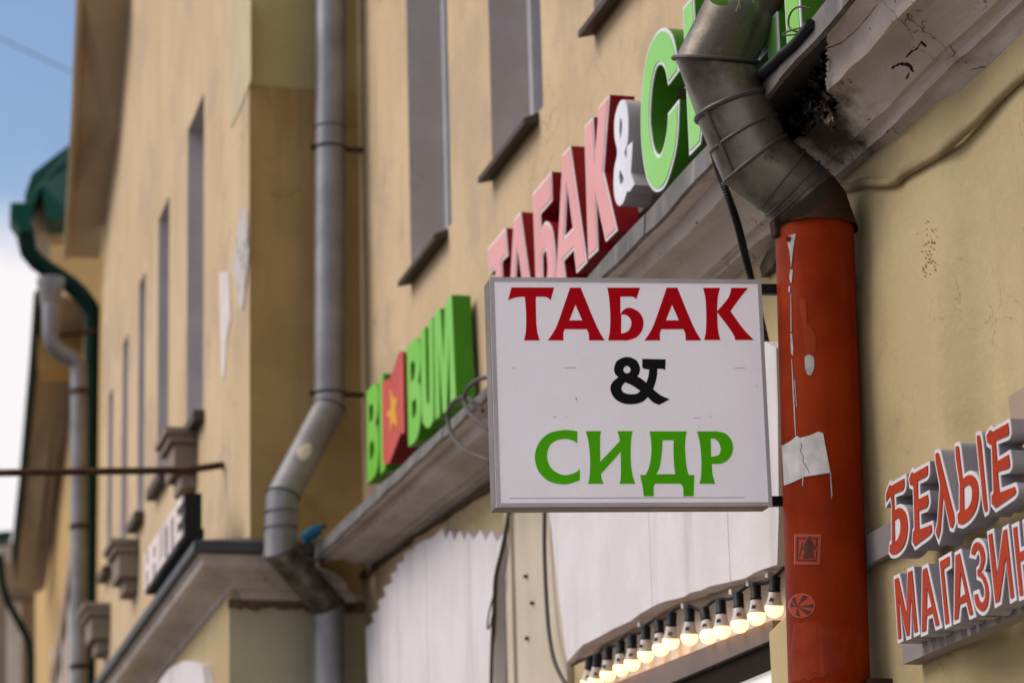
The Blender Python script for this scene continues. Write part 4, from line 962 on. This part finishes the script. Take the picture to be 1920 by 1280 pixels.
chip([(322, 1105), (327, 1104), (334, 1200), (329, 1225), (324, 1140)])
chip([(200, 1128), (205, 1126), (203, 1165), (199, 1160)])
rv = cyl(1479, 448, .0)
o = mesh('rivet', *tube([rv, rv - (ray(1479, 448).normalized() * .008)], .008, 12), M_RED, dp, True)

# ================================================================== hanging light box sign
SC = B(5.96, 3.22775, 0); SC.x = 1.89771 * S
def rot3(a, b, c):
    return Matrix.Rotation(a, 3, 'Z') @ Matrix.Rotation(b, 3, 'X') @ Matrix.Rotation(c, 3, 'Y')
SM = rot3(-.09813728, .0567075, -.0138677); SU, SN, SV = SM.col[0].copy(), SM.col[1].copy(), SM.col[2].copy()
sw, sh, sd = .61329 * S, .51015 * S, .0817 * S
def sg(u, v, w): return SC + SU * u + SV * v - SN * w         # w: out of the face
sign = thing('hanging_sign', 'white lit-box shop sign reading ТАБАК & СИДР hanging beside the red pipe', 'sign', SC - SV * (sh / 2))
def sbox(u0, u1, v0, v1, w0, w1): return hexa([sg(u0, v0, w0), sg(u1, v0, w0), sg(u1, v1, w0), sg(u0, v1, w0), sg(u0, v0, w1), sg(u1, v0, w1), sg(u1, v1, w1), sg(u0, v1, w1)])
hw, hh = sw / 2, sh / 2
o = mesh('case', *join(sbox(-hw, hw, -hh, -hh + .008, -sd, -.002), sbox(-hw, hw, hh - .008, hh, -sd, -.002), sbox(-hw, -hw + .008, -hh + .008, hh - .008, -sd, -.002), sbox(hw - .008, hw, -hh + .008, hh - .008, -sd, -.002), sbox(-hw + .008, hw - .008, -hh + .008, hh - .008, -sd + .001, -sd + .006)), M_CASE, sign)
bevel(o, .0012)
mesh('case_trim', *join(sbox(-hw - .001, hw + .001, -hh - .001, -hh + .010, -.004, .004), sbox(-hw - .001, hw + .001, hh - .012, hh + .001, -.004, .004), sbox(-hw - .001, -hw + .012, -hh + .010, hh - .012, -.004, .004), sbox(hw - .010, hw + .001, -hh + .010, hh - .012, -.004, .004)), mat('pale_sign_trim', (0.48, 0.46, 0.485), 0.4, 0.15, scale=5), sign)
mesh('case_seam', *join(sbox(-hw - .0018, -hw + .002, -hh + .01, hh - .01, -.012, -.0045), sbox(-hw + .01, hw - .01, -hh - .0018, -hh + .002, -.012, -.0045)), M_CASED, sign)
fp = mesh('sign_face', *sbox(-hw + .0115, hw - .0095, -hh + .0095, hh - .0115, -.003, .0015), M_ACRYL, sign)
def onsign(loops, sc=2.66667, ox=890, oy=500):
    out = []
    for l in loops:
        v = []
        for p in smooth(l):
            r = ray(p.x / sc + ox, p.y / sc + oy); t = (SC - SN * .0018 - CAM).dot(SN) / r.dot(SN); q = CAM + r * t - SC
            v.append(Vector((q.dot(SU), q.dot(SV))))
        out.append(v)
    return out
AA = lambda dx: [[(477 + dx, 105), (530 + dx, 105), (590 + dx, 252, 1), (622 + dx, 322, 1), (650 + dx, 368), (572 + dx, 368), (571 + dx, 342, 1), (567 + dx, 325, 1), (560 + dx, 312), (450 + dx, 312), (443 + dx, 335, 1), (444 + dx, 368), (366 + dx, 368), (395 + dx, 325, 1), (420 + dx, 270, 1)], [(504 + dx, 190), (538 + dx, 268), (473 + dx, 268)]]
RED = [
 [[(184, 104), (397, 104), (380, 168), (366, 155, 1), (345, 150, 1), (306, 150), (306, 200, 1), (308, 280, 1), (314, 330, 1), (325, 368), (247, 368), (256, 320, 1), (257, 230, 1), (251, 150), (222, 151, 1), (190, 158, 1), (167, 168)]],
 AA(0),
 [[(663, 105), (827, 105), (808, 162), (795, 152, 1), (770, 149, 1), (728, 150), (729, 237), (742, 218, 1), (764, 206, 1), (790, 209, 1), (824, 230, 1), (843, 268, 1), (839, 312, 1), (812, 350, 1), (768, 367, 1), (740, 368), (667, 368), (676, 320, 1), (678, 240, 1), (672, 155, 1)], [(733, 239), (757, 241, 1), (778, 260, 1), (783, 288, 1), (770, 318, 1), (748, 331, 1), (732, 333)]],
 AA(483),
 [[(1142, 106), (1227, 106), (1216, 150, 1), (1212, 222), (1245, 185, 1), (1272, 148, 1), (1283, 106), (1368, 106), (1330, 152, 1), (1279, 222), (1338, 305, 1), (1395, 366), (1302, 366), (1297, 345, 1), (1268, 300, 1), (1213, 228), (1216, 310, 1), (1228, 366), (1147, 366), (1156, 320, 1), (1158, 235, 1), (1153, 155, 1)]],
]
AMP = [[(718, 552), (703, 535, 1), (697, 510, 1), (712, 470, 1), (760, 451, 1), (806, 466, 1), (825, 500, 1), (824, 530, 1), (813, 548), (834, 560, 1), (858, 579), (868, 550, 1), (873, 514), (855, 511, 1), (838, 505), (838, 460), (955, 463), (953, 515), (935, 510, 1), (913, 510), (912, 540, 1), (905, 575, 1), (892, 612), (930, 642, 1), (975, 662), (923, 690), (892, 677, 1), (866, 651), (842, 673, 1), (800, 686, 1), (745, 683, 1), (700, 657, 1), (679, 614, 1), (688, 578, 1)],
       [(762, 495, 1), (776, 504, 1), (780, 516, 1), (774, 527, 1), (761, 533, 1), (748, 526, 1), (743, 514, 1), (749, 502, 1)], [(753, 577), (738, 594, 1), (734, 610, 1), (745, 628, 1), (775, 637, 1), (810, 634, 1), (828, 620), (790, 594, 1)]]
GRN = [
 [[(513, 822), (480, 817, 1), (440, 816, 1), (370, 833, 1), (320, 882, 1), (301, 950, 1), (319, 1020, 1), (370, 1070, 1), (440, 1087, 1), (488, 1080, 1), (526, 1066), (526, 1010), (500, 1029, 1), (455, 1041, 1), (410, 1028, 1), (375, 995, 1), (362, 945, 1), (375, 895, 1), (410, 867, 1), (455, 860, 1), (490, 867, 1), (513, 882)]],
 [[(556, 821), (632, 821), (627, 860, 1), (628, 974), (726, 870), (722, 848, 1), (714, 821), (790, 821), (782, 870, 1), (780, 960, 1), (788, 1035, 1), (803, 1084), (725, 1084), (731, 1040, 1), (730, 925), (632, 1035), (635, 1060, 1), (645, 1084), (567, 1084), (575, 1040, 1), (577, 960, 1), (570, 880, 1)]],
 [[(874, 822), (1060, 822), (1052, 880, 1), (1055, 960, 1), (1062, 1010, 1), (1070, 1040), (1098, 1040), (1095, 1146), (1043, 1146), (1043, 1110, 1), (1037, 1092, 1), (1025, 1083), (905, 1083), (897, 1092, 1), (895, 1110, 1), (895, 1146), (845, 1146), (841, 1105, 1), (827, 1040), (855, 1040), (872, 1000, 1), (883, 940, 1), (882, 870, 1)], [(940, 866), (995, 866), (994, 930, 1), (997, 990, 1), (1003, 1036), (908, 1036), (925, 1000, 1), (935, 935, 1)]],
 [[(1111, 822), (1210, 822), (1255, 834, 1), (1285, 870, 1), (1291, 915, 1), (1273, 958, 1), (1236, 982, 1), (1186, 985), (1189, 1035, 1), (1202, 1084), (1124, 1084), (1132, 1040, 1), (1133, 960, 1), (1126, 880, 1)], [(1180, 857), (1205, 862, 1), (1224, 885, 1), (1230, 915, 1), (1219, 940, 1), (1182, 950)]],
]
for l in RED: mesh('letter', *prism(onsign(l), .0016, .0028, sg), M_PRED, fp)
mesh('ampersand', *prism(onsign(AMP), .0016, .0028, sg), M_PBLK, fp)
for l in GRN: mesh('letter', *prism(onsign(l), .0016, .0028, sg), M_PGRN, fp)
# scuffs on the face
M_SCUF = mat('grey_scuff', (0.42, 0.38, 0.385), 0.6, scale=30)
for l in ([(447, 503), (505, 502), (505, 506), (450, 506)], [(390, 750), (412, 749), (411, 752), (392, 753)], [(1300, 505), (1352, 503), (1352, 506), (1300, 508)], [(172, 1155), (700, 1152), (1352, 1151), (1352, 1154), (700, 1156), (172, 1158)], [(1095, 752), (1130, 753), (1130, 756), (1096, 755)], [(503, 650), (512, 658), (512, 668), (506, 664)], [(1407, 580), (1412, 600), (1410, 610)], [(1172, 745), (1184, 752), (1180, 757)], [(456, 742), (461, 748), (458, 752)], [(190, 503), (200, 500), (196, 512)], [(1110, 780), (1128, 806), (1126, 807)]):
    mesh('scuff', *prism(onsign([l]), .0016, .0021, sg), M_SCUF, fp)
# the two arms that carry it
for y0, y1, x in ((534, 552, 1425), (931, 949, 1447)):
    vv = []
    for yy in (y0, y1):
        r = ray(x, yy); t = (SC + SN * .05 - CAM).dot(SN) / r.dot(SN); vv.append((CAM + r * t - SC).dot(SV))
    mesh('arm', *sbox(hw + .001, hw + .42, vv[1], vv[0], -.062, -.036), M_ARM, sign)

# ================================================================== cables and conduits
def cable(name, pxs, r, m, label, cat, rib=0.0, n=10, plane=None, step=.012, group=None):
    pts = [(plane.px(*p) if plane else P(*p)) for p in pxs]
    path = resample(catmull(pts, 10), step)
    f = (lambda i: r * (1 + (rib if i % 2 else -rib))) if rib else r
    o = mesh(name, *tube(path, f, n), m, None, True, loc=path[len(path) // 2]); tag(o, label, cat, group); return o
cable('conduit', [(1332, 262, .285), (1345, 312, .275), (1366, 370, .255), (1384, 425, .21), (1400, 490, .14), (1418, 560, .10), (1436, 640, .075), (1452, 715, .065), (1470, 780, .06)], .0085 * S, M_RUBBER, 'black corrugated conduit dropping from the cornice behind the hanging sign', 'conduit', .13, 12, step=.0042)
cable('conduit', [(1390, 172, .262), (1415, 150, .262), (1440, 128, .262), (1466, 104, .262), (1490, 83, .262), (1520, 45, .265)], .011 * S, M_RUBBER, 'black corrugated conduit lying along the cornice edge right of the zinc elbow', 'conduit', .13, 12, step=.005)
cable('conduit', [(1575, 356, .02), (1597, 350, .024), (1622, 343, .026), (1657, 343, .028), (1680, 338, .028), (1695, 324, .027), (1729, 304, .026), (1765, 283, .024), (1807, 246, .020), (1843, 212, .018), (1870, 184, .017), (1897, 158, .017), (1926, 134, .017), (1990, 84, .017), (2120, -20, .017), (2300, -170, .017)], .0108 * S, M_BEIGEC, 'grimy beige corrugated conduit sagging along the wall under the broken cornice', 'conduit', .05, 14, step=.0052)
cable('cable_loop', [(945, 880, .22), (915, 863, .29), (870, 842, .30), (846, 812, .30), (840, 776, .30), (852, 752, .30), (876, 746, .28), (905, 770, .26)], .0072 * S, M_GREYC, 'larger grey cable loop over the cornice edge left of the hanging sign', 'cable', n=8)
cable('cable_loop', [(950, 822, .24), (915, 803, .29), (882, 776, .30), (871, 748, .30), (882, 722, .30), (908, 708, .28), (940, 712, .26)], .0072 * S, M_GREYC, 'smaller grey cable loop close against the left edge of the hanging sign', 'cable', n=8)
cable('wall_cable', [(958, 930, .03), (954, 962, .035), (944, 1020, .05), (931, 1075, .055), (928, 1110, .05), (926, 1160, .05), (923, 1220, .05), (921, 1320, .05)], .0075 * S, M_DKC, 'dark dusty cable hanging down between the left plank board and the pilaster', 'cable', n=8)
cable('wall_cable', [(1022, 930, .04), (1021, 970, .04), (1021, 1040, .045), (1025, 1130, .05), (1030, 1190, .055), (1040, 1240, .06), (1060, 1280, .06), (1090, 1320, .06)], .0065 * S, M_GREYC, 'grey ribbed cable curving down the right edge of the cream pilaster', 'cable', .06, 10, step=.006)
cable('cable_knot', [(927, 1110, .06), (917, 1148, .075), (914, 1178, .075), (920, 1170, .07), (924, 1150, .065), (922, 1200, .06)], .003 * S, M_DKC, 'thin dark wire end tied round the dusty wall cable', 'cable', n=6)
# rusty wire ring above the cornice edge
cable('wire_ring', [(1519, 17, .26), (1504, 13, .27), (1488, 18, .27), (1479, 34, .27), (1480, 52, .27), (1494, 60, .27), (1508, 56, .26)], .0022 * S, M_WIRE, 'small brown wire ring hooked on the cornice edge beside the green letters', 'wire', n=6)
cable('wire_ring', [(1518, 51, .26), (1496, 54, .275), (1470, 62, .28), (1468, 66, .28), (1484, 66, .275), (1494, 64, .27)], .0022 * S, M_WIRE, 'bent brown wire end sticking out flat below the wire ring', 'wire', n=6)

# ================================================================== grey drainpipe in the nook
gp = thing('drainpipe', 'grey zinc drainpipe in the wall corner kinking left around the cornice', 'drainpipe', PY(615, 1280, YC0 - .12))
ga = [PY(625, -160, YC0 - .13), PY(617, 765, YC0 - .13), PY(530, 930, YC0 - .36), PY(525, 1030, YC0 - .36), PY(614, 1135, YC0 - .13), PY(615, 1400, YC0 - .13)]
def rings_v(path, r, n=24):
    rings = []
    for i, p in enumerate(path):
        d0 = (p - path[i - 1]).normalized() if i else (path[1] - p).normalized(); d1 = (path[i + 1] - p).normalized() if i < len(path) - 1 else d0
        nb = (d0 + d1).normalized(); a = Vector((0, 1, 0)); a = (a - d0 * a.dot(d0)).normalized(); b = d0.cross(a)
        rings.append([(lambda c: c + d0 * ((p - c).dot(nb) / d0.dot(nb)))(p + (a * math.cos(2 * math.pi * k / n) + b * math.sin(2 * math.pi * k / n)) * r) for k in range(n)])
    return rings
ga[5] = Vector((ga[4].x, ga[4].y, .35)); ga[0] = Vector((ga[0].x, ga[0].y, 9.2))
GR = .064 * S
gr = rings_v(ga, GR)
for i, nm in enumerate(('pipe', 'elbow', 'elbow', 'elbow', 'pipe')): mesh(nm, *skin(scale_ring(gr[i], 1), scale_ring(gr[i + 1], .985)), M_ZINCL if i != 3 else M_ZINC, gp, True)
for i in (1, 2, 3, 4): mesh('seam_bead', *bead(scale_ring(gr[i], 1.01), .006), M_BEAD, gp, True)
for y, x in ((240, 619), (278, 618), (738, 617), (960, 527), (990, 526)):
    c = PY(x, y, YC0 - (.36 if y > 900 else .13)); ring_ = [c + Vector((math.cos(2 * math.pi * k / 24) * GR * 1.01, math.sin(2 * math.pi * k / 24) * GR * 1.01, 0)) for k in range(24)]
    mesh('seam_bead', *bead(ring_, .0065 if y in (278, 738) else .004), M_NAIL if y in (278, 738) else M_BEAD, gp, True)
for y in (278, 738):
    c = PY(618, y, YC0 - .13); mesh('bracket', *hexa([c + Vector(v) for v in ((-GR * 1.25, -.01, -.012), (GR * 2.2, -.01, -.012), (GR * 2.2, .01, -.012), (-GR * 1.25, .01, -.012), (-GR * 1.25, -.01, .012), (GR * 2.2, -.01, .012), (GR * 2.2, .01, .012), (-GR * 1.25, .01, .012))]), M_NAIL, gp)
sc_ = PY(573, 872, YC0 - .30)
# worn buff patch on the elbow
ax_ = (ga[2] - ga[1]).normalized(); cc = ga[1].lerp(ga[2], .62)
fv = (CAM - cc); fv = (fv - ax_ * fv.dot(ax_)).normalized(); sv_ = ax_.cross(fv)
V, Fc = grid(lambda u, v: cc + ax_ * ((v - .5) * .13) + (fv * math.cos((u - .35) * .9 * math.sin(math.pi * (v * .9 + .05))) + sv_ * math.sin((u - .35) * .9 * math.sin(math.pi * (v * .9 + .05)))) * (GR + .0015), 8, 10)
mesh('worn_patch', V, Fc, M_PIL, gp, True)
# blue bottle on the ledge behind
bc_ = PY(584, 1000, YC0 - .26)
o = thing('plastic_bottle', 'small blue plastic bottle wedged on the ledge behind the grey pipe', 'bottle', bc_)
ab = Vector((.8, 0, .55)).normalized()
mesh('bottle_body', *tube([bc_ - ab * .05, bc_ - ab * .045, bc_ + ab * .04, bc_ + ab * .06], lambda i: (.02, .032, .032, .016)[i], 14), M_BLUE, o, True)
mesh('bottle_cap', *tube([bc_ + ab * .061, bc_ + ab * .085], .016, 12), M_GREYC, o, True)

# iron rod out of the wing, overhead wire
r0 = WG.px(422, 871, -.01); r1 = WG.px(405, 873, .04); d_ = None
e0 = PY(-60, 887, r1.y / S); rm = PY(350, 881, r1.y / S)
o = mesh('iron_rod', *tube([r0, r1, rm, e0], .0155 * S, 10), M_RUST, None, True, loc=r0)
tag(o, 'rusty iron rod sticking out of the far wall across the grey pipe', 'rod')
o = mesh('overhead_wire', *tube([PY(-300, -70, 34), PY(0, 72, 34), PY(140, 138, 34), PY(300, 214, 34)], .012, 6), M_ZINCL, None, True, loc=PY(0, 72, 34))
tag(o, 'thin overhead wire crossing the blue sky at the top left', 'wire')

# ================================================================== green roofed house at the end
FPp = Plane(PY(165, 900, 21), -100)
b_far = thing('building', 'distant yellow house with a dark green metal roof at the left edge', 'building', FPp.at(0, 0.2, 0))
def slab(name, pl, m, push, parent=b_far):
    n = len(pl); V = list(pl) + [p + push for p in pl]
    return mesh(name, V, [tuple(range(n)), tuple(range(2 * n - 1, n - 1, -1))] + [(i, (i + 1) % n, n + (i + 1) % n, n + i) for i in range(n)], m, parent)
back = -FPp.Nn * .3
slab('wall', [FPp.px(x, y) for x, y in ((230, 480), (110, 640), (84, 900), (56, 1110), (56, 1500), (230, 1500))], M_YELF, back)
def EV(x, y): return PY(x, y, 21.5 + (y - 560) / 550 * 9)
def EVo(x, y, dx): q_ = EV(x, y); r_ = EV(x + dx, y); return r_
slab('frieze', [EV(x, y) for x, y in ((150, 560), (134, 700), (106, 900), (72, 1100), (56, 1110), (84, 900), (110, 700), (126, 560))], M_TAN, Vector((.1, .05, 0)))
slab('soffit', [EV(x, y) - Vector((0, .1, 0)) for x, y in ((126, 560), (110, 700), (86, 900), (58, 1110), (20, 1108), (40, 900), (60, 680), (72, 560))], M_SOFF, Vector((0, .15, .12)))
mesh('gutter', *tube([EV(x, y) - Vector((0, .15, 0)) for x, y in ((70, 560), (61, 680), (41, 900), (18, 1110))], .05, 8), M_GREENP, b_far, True)
slab('wall', [PY(x, y, 22.5) for x, y in ((95, 400), (200, 400), (200, 690), (70, 690), (72, 560))], M_YELF, Vector((.1, .5, 0)))
slab('string_course', [FPp.px(x, y, .05) for x, y in ((134, 1040), (100, 1280), (92, 1280), (130, 1030))], M_TAN, FPp.Nn * -.04)
for k in range(4):
    x = 96 + k * 10; y = 1215 - k * 34
    slab('window', [FPp.px(x, y, .02), FPp.px(x + 4, y - 6, .02), FPp.px(x + 4, 1400, .02), FPp.px(x, 1400, .02)], M_JAMBB, FPp.Nn * -.015)
# roof: two sheets over the eave, with a gutter hopper
YR = 19.5
def PR(x, y, k=0.0): return PY(x, y, YR + k)
slab('roof', [PR(x, y, k) for x, y, k in ((150, 250, 1.2), (135, 267, 1.0), (60, 325, .2), (46, 368, 0), (62, 384, 0), (78, 348, .1), (92, 400, .25), (150, 408, 1))], M_GREENR, Vector((.05, .5, .03)))
slab('roof', [PR(x, y, k) for x, y, k in ((150, 300, .9), (78, 345, .08), (84, 408, .1), (128, 409, .2), (150, 409, .3))], M_GREENR, Vector((.1, .5, 0)))
slab('eave_board', [PR(x, y, .5) for x, y in ((58, 384), (80, 352), (92, 405), (150, 405), (150, 440), (92, 440), (90, 560), (72, 560), (76, 505), (60, 470))], M_SOFF, Vector((.05, .3, 0)))
hp = thing('drainpipe', 'dark green drainpipe with a gutter hopper running down beside the wing', 'drainpipe', PR(177, 1200, 0))
h0 = [PR(x, y, -.15) for x, y in ((20, 380), (62, 380), (62, 408), (52, 432), (38, 432), (20, 408))]
slab('hopper', h0, M_GREENR, Vector((.02, .3, 0)), hp)
gpth = [PR(46, 425, 0), PR(52, 470, 0), PR(74, 496, 0), PR(128, 530, 0), PR(160, 560, 0), PR(176, 590, 0), PR(175, 700, 0), PR(174, 1400, 0)]
mesh('pipe', *tube(resample(gpth, .12), .062 * S, 12), M_GREENP, hp, True)
g2 = thing('drainpipe', 'grey drainpipe with a funnel head left of the dark green pipe', 'drainpipe', PY(148, 1280, 18.6))
q = lambda x, y: PY(x, y, 18.6)
gp2 = [q(95, 560), q(95, 640), q(112, 660), q(147, 678), q(148, 700), q(148, 1400)]
mesh('pipe', *tube(resample(gp2, .1), .056 * S, 14), M_ZINCL, g2, True)
mesh('funnel', *tube([q(95, 522), q(95, 535), q(95, 556), q(95, 572)], lambda i: (.09, .09, .07, .056)[i] * S, 14), M_ZINCL, g2, True)
for y in (735, 988, 1250): mesh('bracket', *tube([q(148, y - 5), q(148, y + 5)], .062 * S, 12), M_RUST, g2, True)
mesh('stay', *tube([q(104, 629), q(186, 619)], .02, 8), M_RUST, g2, True)
g3 = thing('drainpipe', 'thin dark green drainpipe bending at the bottom left corner', 'drainpipe', PY(58, 1280, 24))
q3 = lambda x, y: PY(x, y, 24)
mesh('pipe', *tube(resample([q3(0, 1040), q3(3, 1087), q3(12, 1122), q3(54, 1200), q3(58, 1230), q3(59, 1400)], .1), .030 * S, 12), M_GREENP, g3, True)
b_f2 = thing('building', 'farthest house fragment with a green sill and pale pilaster in the bottom left corner', 'building', PY(20, 1400, 27))
slab('wall', [PY(x, y, 27) for x, y in ((-80, 1052), (25, 1052), (30, 1110), (66, 1112), (66, 1500), (-80, 1500))], M_TAN, Vector((0, .4, 0)), b_f2)
slab('pilaster', [PY(x, y, 26.9) for x, y in ((13, 1112), (42, 1112), (42, 1500), (13, 1500))], M_PALE, Vector((0, .08, 0)), b_f2)
slab('capital', [PY(x, y, 26.6) for x, y in ((10, 1098), (66, 1104), (66, 1118), (10, 1114))], M_STUCCO, Vector((0, .35, 0)), b_f2)
slab('wall', [PY(x, y, 28.5) for x, y in ((-80, 1018), (22, 1012), (22, 1060), (-80, 1060))], M_PALE, Vector((0, .4, 0)), b_f2)
slab('roof', [PY(x, y, 27.8) for x, y in ((-80, 1004), (22, 994), (22, 1006), (-80, 1018))], M_GREENR, Vector((0, .5, 0)), b_f2)

# ================================================================== sprig hanging into the top edge
sb = PY(1362, -60, 5.70)
spg = thing('leafy_sprig', 'green leaf and pale stems hanging in front of the zinc pipe at the top edge', 'plant', sb)
def leaf(base, tip, wdt, nrm):
    a = (tip - base); s_ = a.cross(nrm).normalized() * wdt; V, Fc = [], []
    n_ = 8
    for i in range(n_ + 1):
        t = i / n_; c = base + a * t + nrm * (.012 * math.sin(math.pi * t)); h = math.sin(math.pi * min(t * .92 + .04, 1)) ** .8
        V += [c - s_ * h - nrm * .006 * h, c, c + s_ * h - nrm * .006 * h]
    for i in range(n_): Fc += [(3 * i, 3 * i + 1, 3 * i + 4, 3 * i + 3), (3 * i + 1, 3 * i + 2, 3 * i + 5, 3 * i + 4)]
    m_ = len(V); V += [v - nrm * .0012 for v in V]; Fc += [tuple(i + m_ for i in f[::-1]) for f in Fc]
    return V, Fc
cv = (CAM - sb).normalized()
for a, b, w_ in (((1322, -14), (1366, 8), .014), ((1376, -30), (1330, -6), .012), ((1372, -40), (1362, 2), .008)):
    mesh('leaf', *leaf(PY(*a, 5.70), PY(*b, 5.69), w_ * S, cv), M_LEAF, spg, True)
for pts in ([(1362, -60), (1390, -20), (1386, 4), (1380, 22)], [(1362, -60), (1402, -30), (1410, -6), (1413, 6)], [(1362, -60), (1370, -30), (1384, 0), (1388, 16)], [(1362, -60), (1350, -30), (1345, -12)]):
    mesh('stem', *tube(catmull([PY(x, y, 5.70) for x, y in pts], 6), .0016, 6), M_STEM, spg, True)
